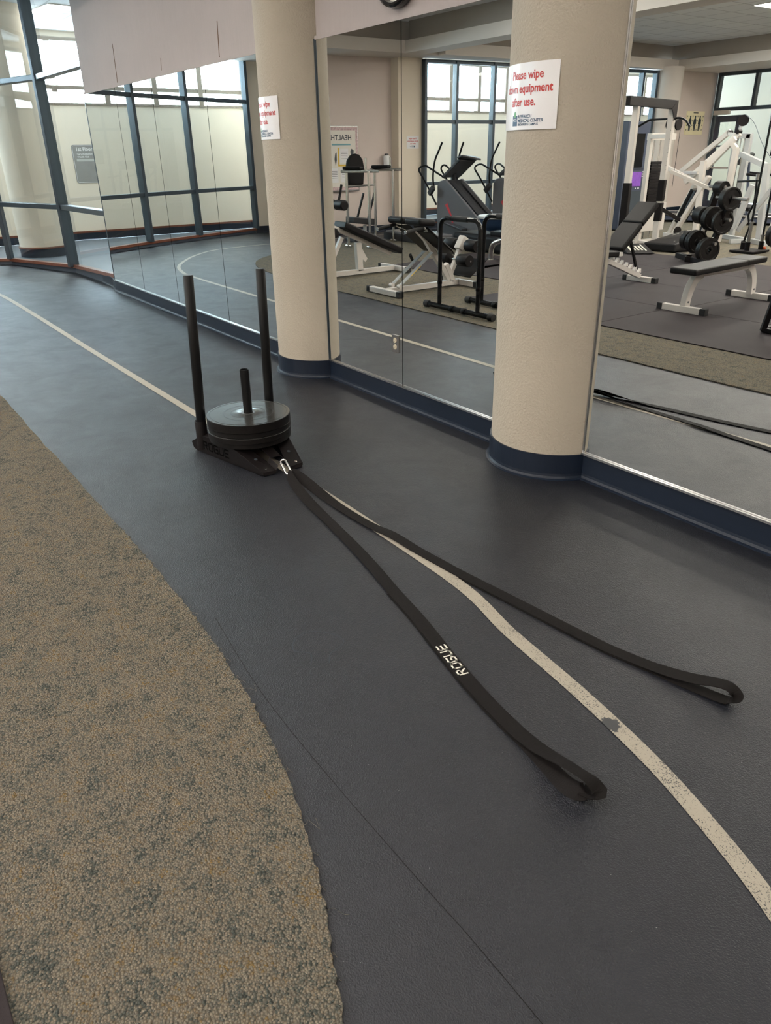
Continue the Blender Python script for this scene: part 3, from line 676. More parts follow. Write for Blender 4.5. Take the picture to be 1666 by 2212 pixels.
MB().tube([mid-ax*.040-sdv*rr, mid-ax*.030-sdv*rr], .0066, 12).build('hinge', 'steel_plate', ca, world=True)

# pull strap
def strap_ribbon(name, path, wdt, parent, th=.0026):
    """path: (x, y, z, roll) ; roll 0 = lying flat"""
    P = [Vector(p[:3]) for p in path]; R_ = [p[3] for p in path]; n = len(P); vs = []; fs = []; side = None
    for i, c in enumerate(P):
        t = (P[min(i+1, n-1)]-P[max(i-1, 0)]).normalized()
        flat = Vector((-t.y, t.x, 0))
        if flat.length < .02: flat = side
        flat.normalize()
        if side is not None and flat.dot(side) < 0: flat = -flat
        side = flat
        up = t.cross(flat).normalized(); 
        a = math.radians(R_[i]); s_ = flat*math.cos(a)+up*math.sin(a); nn = t.cross(s_).normalized()
        wi = wdt*(path[i][4] if len(path[i]) > 4 else 1)
        vs += [c-s_*wi/2-nn*th/2, c+s_*wi/2-nn*th/2, c+s_*wi/2+nn*th/2, c-s_*wi/2+nn*th/2]
    for i in range(n-1):
        for k in range(4): fs.append((i*4+k, i*4+(k+1) % 4, (i+1)*4+(k+1) % 4, (i+1)*4+k))
    fs += [(3, 2, 1, 0), (4*n-4, 4*n-3, 4*n-2, 4*n-1)]
    mb = MB().add(vs, fs, False)
    return mb.build(name, 'webbing', parent)
def densify(path, sub=8):
    out = []; m_ = len(path[0])
    for i in range(len(path)-1):
        a, b, c, d = path[max(i-1, 0)], path[i], path[i+1], path[min(i+2, len(path)-1)]
        for k in range(sub):
            t = k/sub; out.append(tuple(.5*((2*b[j])+(c[j]-a[j])*t+(2*a[j]-5*b[j]+4*c[j]-d[j])*t*t+(3*b[j]-a[j]-3*c[j]+d[j])*t**3) for j in range(m_)))
    out.append(path[-1]); return out
stp = thing('pull_strap', 'long black webbing pull strap in two legs with looped ends, lying on the lane', 'strap', (-3.16, 1.637, 0))
def rel(pts): return [(p[0]+3.16, p[1]-1.637)+tuple(p[2:]) for p in pts]
Z1 = .0052
left = [(-3.185, 1.640, .024, 60, .5), (-3.13, 1.617, .026, 50, .85), (-3.04, 1.592, .020, 38, 1), (-2.93, 1.570, .013, 22, 1), (-2.80, 1.549, .007, 8, 1), (-2.644, 1.528, Z1, 0, 1), (-2.345, 1.484, Z1, 0, 1), (-2.13, 1.445, Z1, 0, 1), (-1.942, 1.404, Z1, 0, 1), (-1.76, 1.370, Z1, 0, 1), (-1.606, 1.334, Z1, 0, 1), (-1.48, 1.303, Z1, 0, 1), (-1.374, 1.280, Z1, 0, 1), (-1.26, 1.2585, Z1, 0, 1), (-1.175, 1.247, .0055, 0, 1), (-1.10, 1.2385, .0075, 0, 1)]
right = [(-3.185, 1.652, .024, 58, .5), (-3.12, 1.648, .030, 46, .95), (-3.02, 1.645, .025, 34, 1.1), (-2.90, 1.643, .016, 22, 1.05), (-2.80, 1.641, .010, 11, 1), (-2.70, 1.640, .0065, 3, 1), (-2.55, 1.643, Z1, 0, 1), (-2.43, 1.650, .006, 0, 1), (-2.33, 1.662, .011, 3, 1), (-2.25, 1.668, .010, 2, 1), (-2.147, 1.673, .006, 0, 1), (-2.0, 1.683, Z1, 0, 1), (-1.874, 1.692, Z1, 0, 1), (-1.644, 1.717, Z1, 0, 1), (-1.438, 1.738, Z1, 0, 1), (-1.242, 1.760, Z1, 0, 1), (-1.15, 1.778, .006, 0, 1), (-1.08, 1.793, .0085, 0, 1)]
strap_ribbon('strap_leg', densify(rel(left)), .050, stp)
strap_ribbon('strap_leg', densify(rel(right)), .047, stp)
def under(pts, dx=0, dy=0):
    return [(a+dx, b+dy, .0018, 0, 1) for a, b, *_ in pts]
strap_ribbon('under_layer', densify(rel(under([p for p in left if -2.0 < p[0] < -1.09], 0, -.0045))), .050, stp)
strap_ribbon('under_layer', densify(rel(under([p for p in right if -2.0 < p[0] < -1.05], 0, -.003))), .047, stp)
# open hand loops at the ends
loopL = [(-1.10, 1.2385, .0075, 0, 1), (-1.04, 1.2345, .013, -3, 1), (-.98, 1.2315, .026, -10, 1), (-.925, 1.2275, .042, -17, 1), (-.875, 1.2245, .053, -20, 1), (-.840, 1.226, .052, -14, 1), (-.822, 1.227, .037, -4, 1), (-.832, 1.222, .022, 4, .95), (-.862, 1.213, .017, 4, .9)]
strap_ribbon('hand_loop', densify(rel(loopL)), .050, stp)
loopLb = [(-1.10, 1.234, .0018, 0, 1), (-1.02, 1.222, .003, 8, 1), (-.95, 1.207, .006, 18, 1), (-.895, 1.197, .012, 30, 1), (-.862, 1.199, .019, 34, 1), (-.850, 1.212, .022, 20, .9)]
strap_ribbon('hand_loop', densify(rel(loopLb)), .048, stp)
loopR = [(-1.08, 1.793, .0085, 0, 1), (-1.01, 1.809, .016, 4, 1), (-.945, 1.824, .028, 6, 1), (-.89, 1.838, .044, 2, 1), (-.853, 1.846, .050, 0, 1), (-.828, 1.848, .040, 2, .95), (-.824, 1.843, .022, 6, .9), (-.838, 1.838, .009, 4, .9)]
strap_ribbon('hand_loop', densify(rel(loopR)), .047, stp)
loopRb = [(-1.08, 1.79, .0018, 0, 1), (-.99, 1.806, .0018, 0, 1), (-.91, 1.822, .003, 0, 1), (-.855, 1.833, .006, 0, 1), (-.838, 1.838, .009, 0, .9)]
strap_ribbon('hand_loop', densify(rel(loopRb)), .044, stp)
# printed name: runs towards the sled, upside down to the viewer
pa, pb = Vector((-1.408, 1.2875)), Vector((-1.568, 1.3245))
dr_ = (pb-pa).normalized(); upv = Vector((-dr_.y, dr_.x)); Ltot = (pb-pa).length; us = Ltot/(4*1.28+.92)
pr_ = MB(); letters(pr_, 'ROGUE', lambda x, y: tuple(Vector((*(pa+dr_*x*us+upv*(y-.5)*.030), .0071))-Vector((-3.16, 1.637, 0))), 1.28, .2, .06)
pr_.build('printed_name', 'white_print', stp)

# ------------------------------------------------------------------ signs on the columns
def bend(vs, cx, cy, R, amid, z0):
    out = []
    for x, y, z in vs:
        a = math.radians(amid)+x/R; rad = R+z
        out.append((cx+rad*math.cos(a), cy+rad*math.sin(a), z0+y))
    return out
def wipe_sign(cx, cy, r, amid, zc, W, H, label):
    t = thing('wall_sign', label, 'sign', (cx+r*math.cos(math.radians(amid)), cy+r*math.sin(math.radians(amid)), zc), 0, 'wipe-down signs')
    L = t.location; R = r+.002; n = 24; vs = []; fs = []
    for k in range(n+1):
        x = -W/2+W*k/n
        vs += [(x, -H/2, 0), (x, H/2, 0), (x, H/2, .0015), (x, -H/2, .0015)]
    for k in range(n):
        for j in range(4): fs.append((4*k+j, 4*k+(j+1) % 4, 4*k+4+(j+1) % 4, 4*k+4+j))
    fs += [(3, 2, 1, 0), (4*n, 4*n+1, 4*n+2, 4*n+3)]
    MB().add(bend(vs, cx, cy, R, amid, zc), fs, True).build('panel', 'sign_white', t, world=True)
    def words(txt, x, y, size, mat, name, bold=.02, sx=1):
        v, f = text_mesh(txt, size, .0002, size*bold)
        v = [((a*sx+x), b+y, c+.0022) for a, b, c in v]
        MB().add(bend(v, cx, cy, R, amid, zc), f).build(name, mat, t, world=True)
    k = H/.25
    for tx, y, x in (('Please wipe', .066, .012), ('down equipment', .016, .012), ('after use.', -.034, .0)): words(tx, x*k, y*k, .045*k, 'red_ink', 'red_text', .022, W/.36*.93)
    def rect(x0, y0, x1, y1, mat, name, h=.0018):
        v = []; m_ = 6
        for q in range(m_+1):
            x = x0+(x1-x0)*q/m_; v += [(x, y0, h), (x, y1, h)]
        MB().add(bend(v, cx, cy, R, amid, zc), [(2*q, 2*q+1, 2*q+3, 2*q+2) for q in range(m_)]).build(name, mat, t, world=True)
    w_ = W/.36
    rect(-.066*w_, -.110*k, -.028*w_, -.070*k, 'navy_ink', 'logo_block')
    fl_ = MB(); vv = [(.0, .0, .0)]
    c0 = (-.047*w_, -.066*k); leaf = [(c0[0]+.010*w_*math.cos(a)*(1 if math.sin(a) < 0 else .8), c0[1]+.012*k*math.sin(a), .0024) for a in [2*math.pi*q/14 for q in range(14)]]
    MB().add(bend(leaf, cx, cy, R, amid, zc), [tuple(range(14))]).build('logo_leaf', 'green_ink', t, world=True)
    words('HCA', -.047*w_, -.092*k, .015*k, 'sign_white', 'logo_text', .02)
    for tx, y, s in (('RESEARCH', -.080, .0175), ('MEDICAL CENTER', -.096, .0175), ('BROOKSIDE CAMPUS', -.109, .0125)):
        v, f = text_mesh(tx, s*k, .0002, s*k*.02, 'LEFT'); v = [(a*w_-.022*w_, b+y*k, c+.0022) for a, b, c in v]
        MB().add(bend(v, cx, cy, R, amid, zc), f).build('navy_text', 'navy_ink', t, world=True)
    return t
wipe_sign(-2.555, D+.10, .3215, -97.0, 1.705, .362, .25, 'white sign with red wipe-down text on the near column')
wipe_sign(-4.95, D+.10, .3215, -98.0, 1.715, .362, .25, 'white sign with red wipe-down text on the far column, partly turned away')

# clock above the mirrors
ck = thing('wall_clock', 'round black-rimmed wall clock above the mirrors, cut off by the top edge', 'clock', (-3.77, D, 2.375))
MB().lathe([(.150, 0), (.187, 0), (.190, .012), (.186, .042), (.176, .050), (.164, .046), (.157, .022)], (0, .004, 0), (0, -1, 0), 72).build('rim', 'black_gloss', ck)
MB().lathe([(0, .012), (.16, .012)], (0, .004, 0), (0, -1, 0), 48, False).build('face', 'clock_face', ck)
for k in range(12): a = math.radians(30*k); MB().bar((math.sin(a)*.125, -.014, math.cos(a)*.125), (math.sin(a)*.145, -.014, math.cos(a)*.145), .006, .001, (0, 1, 0)).build('hour_mark', 'dark_ink', ck)
hd = MB(); hd.bar((0, -.016, 0), (.06, -.016, .06), .008, .001, (0, 1, 0)); hd.bar((0, -.017, 0), (-.03, -.017, .12), .006, .001, (0, 1, 0)); hd.build('hands', 'dark_ink', ck)

# outlet on the mirror
ot = thing('power_outlet', 'metal-plated power outlet set into the mirror near the floor', 'outlet', (-3.823, D-.001, .40))
MB().box((-.037, -.006, -.056), (.037, 0, .056)).build('cover_plate', 'steel_plate', ot, .002)
for s_ in (-1, 1):
    rc = MB().lathe([(0, .0035), (.0155, .0035), (.0165, 0)], (0, -.006, s_*.0215), (0, -1, 0), 24, False).build('receptacle', 'ivory_plastic', ot)
    sl = MB(); sl.box((-.007, -.0102, s_*.0215-.001), (-.0048, -.0095, s_*.0215+.007)); sl.box((.0048, -.0102, s_*.0215-.001), (.007, -.0095, s_*.0215+.006)); sl.lathe([(0, 0), (.0022, 0)], (0, -.0100, s_*.0215-.006), (0, -1, 0), 10, False); sl.build('slots', 'dark_ink', rc)
MB().lathe([(0, .0015), (.0028, .0012), (.003, 0)], (0, -.006, 0), (0, -1, 0), 10).build('screw', 'chrome', ot)

# directory sign on the walkway wall
def rrect(w_, h_, r, n=6):
    out = []
    for cx, cy, a0 in ((w_/2-r, h_/2-r, 0), (-w_/2+r, h_/2-r, 90), (-w_/2+r, -h_/2+r, 180), (w_/2-r, -h_/2+r, 270)):
        for k in range(n+1): a = math.radians(a0+90*k/n); out.append((cx+r*math.cos(a), cy+r*math.sin(a)))
    return out
ds = thing('directory_sign', 'grey rounded first floor directory sign on the walkway wall behind the glass', 'sign', (-16.5, 4.60, 1.385))
MB().slab([(.004, a, b) for a, b in rrect(.47, .68, .045)], (.012, 0, 0)).build('panel', 'sign_grey', ds)
MB().tube([(.0165, a, b) for a, b in rrect(.44, .65, .035)], .003, 6, closed=True).build('border', 'sign_white', ds)
for tx, x, y, s in (('1st Floor', -.0, .235, .088), ('\u2022 Gary Auditorium', -.01, .165, .042), ('\u2022 Health Club', -.04, .115, .042)):
    v, f = text_mesh(tx, s, .0005, s*.02); v = [(.0175+c, a+x, b+y) for a, b, c in v]; MB().add(v, f).build('text', 'sign_white', ds)
MB().box((.016, -.17, .05), (.0175, .18, .09)).build('inset_strip', 'grey_powder', ds)

# ------------------------------------------------------------------ equipment standing in the gym, seen in the mirrors
def rbar(pts, r, n=5):
    """tube path with rounded corners"""
    P = [Vector(p) for p in pts]; out = [P[0]]
    for i in range(1, len(P)-1):
        a = (P[i-1]-P[i]); b = (P[i+1]-P[i]); k = min(r, a.length*.48, b.length*.48); a.normalize(); b.normalize()
        s_, e_ = P[i]+a*k, P[i]+b*k
        for j in range(n+1): t = j/n; out.append(s_*(1-t)**2+P[i]*2*t*(1-t)+e_*t*t)
    out.append(P[-1]); return out
# dip bars
def dip_stand(label, loc):
    t = thing('dip_bar', label, 'dip bar', loc, 0, 'pair of dip bars')
    MB().tube([(-.50, 0, .036), (.50, 0, .036)], .027, 18).build('base_tube', 'black_gloss', t)
    for s_ in (-1, 1):
        MB().lathe([(0, 0), (.034, 0), (.036, .006), (.036, .06), (.029, .065)], (s_*.53, 0, .036), (-s_, 0, 0), 20).build('end_cap', 'foam_grip', t)
        MB().lathe([(.031, 0), (.033, .004), (.033, .05), (.031, .054)], (s_*.09-.02, 0, .036), (1, 0, 0), 18).build('clamp', 'black_powder', t)
        MB().lathe([(.024, 0), (.026, .003), (.026, .03), (.024, .033)], (s_*.295, 0, .26), seg=18).build('adjust_collar', 'black_powder', t)
    MB().tube(rbar([(-.295, 0, .05), (-.295, 0, .90), (.295, 0, .90), (.295, 0, .05)], .11, 8), .0215, 18).build('frame', 'black_gloss', t)
    MB().tube([(-.11, 0, .90), (.11, 0, .90)], .0255, 18).build('grip', 'foam_grip', t)
    return t
dip_stand('black tube dip bar standing on the carpet beside the lane', (-5.84, .54, .009))
o = copy_tree(bpy.data.objects['dip_bar']); o.location = (-5.72, .06, .009); o['label'] = 'second black tube dip bar, farther from the lane, behind its twin'

def capped_bar(par, p, q, w_=.06, mat='white_powder', name='foot_bar', capm='foam_grip'):
    p, q = Vector(p), Vector(q); d = (q-p).normalized()
    b = MB().bar(p+d*.05, q-d*.05, w_, w_).build(name, mat, par, .005, world=True)
    for e, s_ in ((p, 1), (q, -1)):
        c = MB(); c.bar(e, e+d*s_*.065, w_+.008, w_+.006); c.build('end_cap', capm, par, .008, world=True)
def pad(par, a, b, width_dir, w_, th, up, name='pad', bev=.018, mat='vinyl_pad'):
    """pad from a to b (centre line of its underside), thickened along up"""
    a, b, wd_, up = Vector(a), Vector(b), Vector(width_dir).normalized(), Vector(up).normalized()
    return MB().slab([a-wd_*w_/2, a+wd_*w_/2, b+wd_*w_/2, b-wd_*w_/2], up*th).build(name, mat, par, bev, world=True, seg=3)
X_, Y_, Z_ = (1, 0, 0), (0, 1, 0), (0, 0, 1)
F0 = .012
# hyperextension bench
h = thing('hyperextension_bench', 'white hyperextension bench with split black pads and ankle rollers, behind the dip bars', 'exercise bench', (-7.22, 0, F0))
xc = -7.22
capped_bar(h, (xc-.33, .47, .045), (xc+.33, .47, .045)); capped_bar(h, (xc-.33, -.66, .045), (xc+.36, -.66, .045))
MB().bar((xc, .47, .045), (xc, -.66, .045), .06, .06).build('base_beam', 'white_powder', h, .004, world=True)
for s_ in (-1, 1):
    st = MB().bar((xc+s_*.075, .30, .10), (xc+s_*.075, -.17, .43), .012, .055, X_).build('strut', 'grey_powder', h, .002, world=True)
    yl = MB().bar((xc+s_*.083, .16, .198), (xc+s_*.083, .02, .297), .004, .052, X_); yl.build('caution_label', 'yellow_decal', h, 0, world=True)
    MB().cyl((xc+s_*.05, .31, .09), (xc+s_*.105, .31, .09), .024, 16).build('pivot_bolt', 'white_powder', h, world=True)
MB().cyl((xc-.02, .05, .36), (xc+.02, .11, .42), .018, 14).build('adjust_knob', 'foam_grip', h, world=True)
fr_ = MB(); fr_.bar((xc, -.56, .06), (xc, -.44, .27), .06, .06); fr_.bar((xc, -.50, .08), (xc, -.14, .56), .055, .06); fr_.bar((xc, -.14, .56), (xc, .02, .70), .05, .05); fr_.bar((xc, -.50, .10), (xc, -.70, .50), .05, .05)
fr_.build('upright', 'white_powder', h, .004, world=True)
MB().bar((xc, -.64, .42), (xc, -.73, .56), .10, .085).build('roller_bracket', 'white_powder', h, .012, world=True)
nrm = Vector((0, .62, .78))
for s_ in (-1, 1):
    pad(h, (xc+s_*.165, .02, .665), (xc+s_*.165, -.34, .405), X_, .29, .095, nrm, 'thigh_pad', .03)
    pad(h, (xc+s_*.165, .20, .755), (xc+s_*.165, -.04, .735), X_, .29, .075, Z_, 'hip_pad', .03)
    MB().tube(rbar([(xc+s_*.05, -.02, .66), (xc+s_*.27, .05, .70), (xc+s_*.27, .12, .735)], .03), .013, 12).build('handle_bar', 'chrome', h, world=True)
    MB().tube([(xc+s_*.27, .11, .733), (xc+s_*.27, .36, .70)], .019, 14).build('grip', 'foam_grip', h, world=True)
    MB().tube([(xc+s_*.27, .36, .70), (xc+s_*.27, .372, .698)], .020, 14).build('grip_end', 'chrome', h, world=True)
    for y, z in ((-.70, .47), (-.58, .315)):
        rl = MB().lathe([(0, 0), (.045, 0), (.066, .008), (.070, .02), (.070, .18), (.066, .19), (.0, .19)], (xc+s_*.09, y, z), (s_, 0, 0), 26).build('ankle_roller', 'vinyl_pad', h, world=True)
MB().cyl((xc-.30, -.70, .47), (xc+.30, -.70, .47), .011, 10).build('roller_rod', 'chrome', h, world=True); MB().cyl((xc-.30, -.58, .315), (xc+.30, -.58, .315), .011, 10).build('roller_rod', 'chrome', h, world=True)
MB().slab([(xc-.20, -.86, .30), (xc+.28, -.86, .30), (xc+.28, -.60, .12), (xc-.20, -.60, .12)], (0, .006, .012)).build('foot_plate', 'black_powder', h, .003, world=True)

# decline bench
h = thing('decline_bench', 'white decline bench with a long black pad, left of the hyperextension bench', 'exercise bench', (-8.75, 0, F0)); xc = -8.75
capped_bar(h, (xc-.36, -.80, .045), (xc+.34, -.80, .045)); capped_bar(h, (xc-.33, .42, .045), (xc+.33, .42, .045))
MB().bar((xc, .42, .045), (xc, -.80, .045), .07, .06).build('base_beam', 'white_powder', h, .004, world=True)
MB().bar((xc, -.21, .05), (xc, -.19, .42), .085, .07).build('post', 'white_powder', h, .006, world=True)
MB().slab([(xc-.01, -.24, .36), (xc-.01, -.34, .20), (xc-.01, -.30, .16), (xc-.01, -.22, .24)], (.02, 0, 0)).build('adjust_plate', 'white_powder', h, .002, world=True)
MB().bar((xc, .12, .60), (xc, -.72, .235), .06, .05).build('pad_rail', 'white_powder', h, .004, world=True)
nrm = Vector((0, -.40, .92))
pad(h, (xc, .10, .622), (xc, -.82, .232), X_, .29, .085, nrm, 'back_pad')
MB().tube(rbar([(xc, .10, .60), (xc, .26, .66), (xc, .16, .92)], .09, 8), .026, 14).build('roller_arm', 'white_powder', h, world=True)
MB().bar((xc, .06, .50), (xc, .30, .10), .05, .05).build('front_brace', 'white_powder', h, .003, world=True)
for s_ in (-1, 1):
    for y, z in ((.14, .90), (.30, .58)):
        MB().lathe([(0, 0), (.05, 0), (.062, .012), (.062, .18), (.05, .19), (0, .19)], (xc+s_*.04, y, z), (s_, 0, 0), 24).build('leg_roller', 'vinyl_pad', h, world=True)
    MB().tube([(xc+s_*.10, .15, .93), (xc+s_*.14, .12, 1.14)], .016, 12).build('handle', 'foam_grip', h, world=True)

# captain's chair, chrome
h = thing('knee_raise_stand', 'chrome knee raise stand with black arm pads and rounded back pad, by the pink wall', 'exercise stand', (-11.6, -2.4, F0))
A_, B_, C_, D_ = (-11.55, -1.86), (-11.12, -2.02), (-11.95, -2.72), (-11.75, -2.98)
for q in (A_, B_, C_, D_):
    MB().tube([(q[0], q[1], .03), (q[0], q[1], 1.22)], .024, 12).build('post', 'chrome', h, world=True)
    MB().tube([(q[0]-.09, q[1], .03), (q[0]+.09, q[1], .03)], .018, 10).build('foot', 'chrome', h, world=True)
for a, b in ((A_, B_), (C_, D_)):
    MB().tube([(a[0]-.05, a[1]+.07, 1.22), (b[0]+.08, b[1]-.14, 1.22)], .024, 12).build('arm_rail', 'chrome', h, world=True)
    MB().tube([(b[0]-.08, b[1]-.0, 1.22), (b[0]-.08, b[1], 1.42)], .017, 12).build('hand_grip', 'chrome', h, world=True)
    pad(h, (a[0]-.02, a[1]+.03, 1.245), (a[0]+.26, a[1]-.14, 1.245), (.3, .9, 0), .11, .05, Z_, 'arm_pad')
MB().tube([(A_[0], A_[1], .98), (C_[0], C_[1], .98)], .018, 10).build('cross_bar', 'chrome', h, world=True)
bp_ = [(-.13, .0), (.13, 0), (.155, .26), (.13, .40), (.07, .48), (0, .50), (-.07, .48), (-.13, .40), (-.155, .26)]
MB().slab([(-12.0+a*.35, -2.30-a*.94, .98+b) for a, b in bp_], (.06, -.02, .01)).build('back_pad', 'vinyl_pad', h, .018, world=True, seg=3)
# step box with levers
h = thing('stepper_machine', 'low black stepper with two slanting black levers, against the far end of the room', 'exercise machine', (-12.35, -2.65, 0))
MB().box((-12.55, -2.92, 0), (-12.2, -2.42, .06)).build('base', 'dark_plastic', h, .01, world=True); MB().slab([(-12.5, -2.90, .27), (-12.22, -2.90, .27), (-12.22, -2.42, .33), (-12.5, -2.42, .33)], (0, 0, .11)).build('housing', 'dark_plastic', h, .015, world=True)
for y in (-2.5, -2.75): MB().bar((-12.25, y, .36), (-12.25, y-.17, .83), .035, .03).build('lever', 'black_powder', h, .004, world=True); MB().bar((-12.35, y, .05), (-12.35, y, .28), .05, .05).build('stand', 'grey_powder', h, .003, world=True)

# elliptical trainers
def elliptical(label, loc):
    t = thing('elliptical_trainer', label, 'exercise machine', loc, 0, 'elliptical trainers by the windows')
    sil = [(.53, .02), (.54, .92), (.47, 1.0), (.32, 1.03), (.20, .95), (-.62, .40), (-.66, .30), (-.60, .05), (-.2, .02)]
    MB().slab([(.22, a, b) for a, b in sil], (-.05, 0, 0)).build('side_shell', 'grey_plastic', t, .012)
    MB().slab([(-.17, a, b) for a, b in sil], (-.05, 0, 0)).build('side_shell', 'grey_plastic', t, .012)
    MB().slab([(.17, a, b-.012) for a, b in sil], (-.34, 0, 0)).build('centre_shell', 'dark_plastic', t, .012)
    for x in (-.12, .12): MB().slab([(x-.05, .20, .955), (x+.05, .20, .955), (x+.05, -.62, .41), (x-.05, -.62, .41)], (0, .015, .025)).build('ridge', 'dark_plastic', t, .012)
    MB().slab([(.2225, a, b) for a, b in [(.30, .60), (.24, .64), (.10, .42), (.02, .22), (.06, .22), (.16, .44)]], (.002, 0, 0)).build('decal', 'red_decal', t)
    MB().tube(rbar([(0, .34, 1.0), (0, .30, 1.16), (0, .18, 1.24)], .05), .035, 12).build('mast', 'dark_plastic', t)
    cs = MB().slab([(-.20, .42, 1.10), (.20, .42, 1.10), (.20, -.02, 1.38), (-.20, -.02, 1.38)], (0, -.03, -.05)); cs.build('console', 'dark_plastic', t, .012)
    MB().slab([(-.14, .30, 1.18), (.14, .30, 1.18), (.14, .10, 1.31), (-.14, .10, 1.31)], (0, .006, .010)).build('display', 'black_gloss', t)
    MB().slab([(-.22, .0, 1.37), (.22, .0, 1.37), (.22, -.14, 1.40), (-.22, -.14, 1.33)], (0, 0, .03)).build('book_rest', 'dark_plastic', t, .006)
    for s_ in (-1, 1):
        MB().tube(smooth_path([(s_*.27, .56, .86), (s_*.29, .58, 1.05), (s_*.28, .55, 1.32), (s_*.26, .46, 1.50), (s_*.25, .38, 1.63)], 5), .017, 12).build('swing_arm', 'black_tube', t)
        MB().tube(rbar([(s_*.25, .52, .60), (s_*.27, .80, .95), (s_*.27, 1.06, 1.20), (s_*.24, .90, 1.27), (s_*.16, .40, 1.05)], .14, 7), .017, 12).build('side_rail', 'black_tube', t)
        MB().bar((s_*.34, .62, .78), (s_*.34, .50, .90), .06, .09).build('arm_hub', 'dark_plastic', t, .008)
        MB().slab([(s_*.30-.07, -.35, .20), (s_*.30+.07, -.35, .20), (s_*.30+.07, .25, .30), (s_*.30-.07, .25, .30)], (0, 0, .04)).build('pedal', 'dark_plastic', t, .01)
    MB().bar((0, .9, .04), (0, -1.1, .04), .08, .06).build('base_beam', 'dark_plastic', t, .005); 
    for y in (.9, -1.1): MB().bar((-.3, y, .035), (.3, y, .035), .07, .06).build('floor_bar', 'dark_plastic', t, .01)
    return t
elliptical('grey and black elliptical trainer with a red mark, in front of the windows', (-11.0, -4.05, F0))
bpy.data.objects['elliptical_trainer'].rotation_euler.z = math.radians(90)
o = copy_tree(bpy.data.objects['elliptical_trainer']); o.location = (-10.9, -5.35, F0); o['label'] = 'second elliptical trainer beyond the first, mostly hidden by the near column'
h = thing('treadmill', 'low dark treadmill deck beside the elliptical trainer', 'treadmill', (-11.5, -3.3, F0))
MB().slab([(-12.25, -3.62, .14), (-12.25, -3.17, .14), (-10.75, -3.12, .14), (-10.75, -3.55, .14)], (0, 0, .03)).build('belt', 'grey_plastic', h, .003, world=True)
MB().slab([(-12.3, -3.64, .012), (-12.3, -3.14, .012), (-10.7, -3.09, .012), (-10.7, -3.57, .012)], (0, 0, .127)).build('deck', 'dark_plastic', h, .01, world=True)

# padded block with balance trainer on it
b_ = MB().box((-.62, -.33, 0), (.62, .33, .27)).build('padded_block', 'vinyl_pad', None, .06, seg=4); b_.location = (-9.6, -3.42, F0); tag(b_, 'low black padded bench block under the blue balance trainer', 'bench block')
h = thing('balance_trainer', 'blue half-ball balance trainer lying flat side up on the black block', 'balance trainer', (-9.45, -3.40, .283))
MB().lathe([(0, 0), (.08, .005), (.18, .05), (.27, .14), (.31, .23), (.0, .23)], seg=48).build('dome', 'blue_rubber', h); MB().lathe([(0, .23), (.31, .23), (.33, .24), (.33, .268), (.31, .28), (0, .28)], seg=48).build('platform', 'grey_powder', h)

# chrome legged bench, mostly behind the near column
h = thing('chrome_leg_bench', 'weight bench on bent chrome tube legs, mostly hidden by the near column', 'exercise bench', (-8.2, -2.6, .02))
for x in (-8.70, -7.7):
    MB().tube(rbar([(x, -2.58, .012), (x, -2.58, .22), (x+(.22 if x < -8 else -.22), -2.58, .30), (x+(.4 if x < -8 else -.4), -2.58, .34)], .14, 8), .04, 18).build('leg', 'chrome', h, world=True)
    MB().lathe([(0, .012), (.09, .010), (.10, 0)], (x, -2.58, .002), seg=24).build('foot', 'chrome', h, world=True)
pad(h, (-8.6, -2.58, .36), (-7.4, -2.58, .36), Y_, .28, .07, Z_, 'pad')

# notice board and dispensers on the pink wall
h = thing('notice_board', 'paper-covered health notice board with a floral border on the pink wall', 'notice board', (-13.60, -2.95, 1.4))
MB().box((0, -.52, -.58), (.03, .62, .58)).build('frame', 'aluminium', h, .004); MB().box((.03, -.50, -.56), (.034, .60, .56)).build('backing', 'white_paper', h)
bd = MB()
for y0, z0, y1, z1 in ((-.50, .50, .60, .56), (-.50, -.56, .60, -.50), (-.50, -.5, -.45, .5), (.55, -.5, .60, .5)): bd.box((.034, y0, z0), (.036, y1, z1))
bd.build('border', 'pink_trim', h)
v, f = text_mesh('HEALTHY', .13, .0004, .002, 'LEFT'); MB().add([(.0365+c, a-.36, b+.33) for a, b, c in v], f).build('lettering', 'dark_ink', h)
tl_ = MB(); tl_.box((.035, -.33, .24), (.037, .1, .265)); tl_.box((.035, -.26, .17), (.037, -.06, .18)); tl_.build('teal_strip', 'teal_ink', h)
for y0, z0 in ((-.27, -.08), (-.02, -.42), (-.28, -.42)):
    s_ = MB().box((.036, y0, z0), (.038, y0+.20, z0+.26)).build('paper_sheet', 'sign_white', h); q = MB()
    for k in range(5): q.box((.0385, y0+.02, z0+.2-k*.03), (.039, y0+.17, z0+.207-k*.03))
    q.build('print', 'grey_plastic', s_)
q = MB(); q.box((.035, -.30, -.13), (.037, -.04, -.10)); q.box((.035, -.06, -.13), (.037, -.03, .2)); q.build('yellow_strip', 'yellow_decal', h)
q = MB(); q.slab([(.036, a-.40, b+.03) for a, b in [(0, .12), (.05, .15), (.08, .1), (.05, -.02), (.07, -.1), (.03, -.05), (.01, .03)]], (.002, 0, 0)); q.slab([(.036, a-.0, b-.0) for a, b in [(0, .12), (.03, .1), (.05, 0), (.03, -.12), (0, -.02)]], (.002, 0, 0)); q.build('leaf_cut_out', 'dark_ink', h)
h = thing('wipes_dispenser', 'white wall-mounted wipes dispenser with dark lid beside the beige pillar', 'dispenser', (-13.50, -4.1, 1.36))
MB().lathe([(0, -.11), (.06, -.11), (.065, -.10), (.065, .07), (.05, .09), (0, .09)], seg=28).build('bottle', 'sign_white', h); MB().lathe([(0, .09), (.045, .09), (.04, .12), (0, .125)], seg=24).build('lid', 'dark_plastic', h)
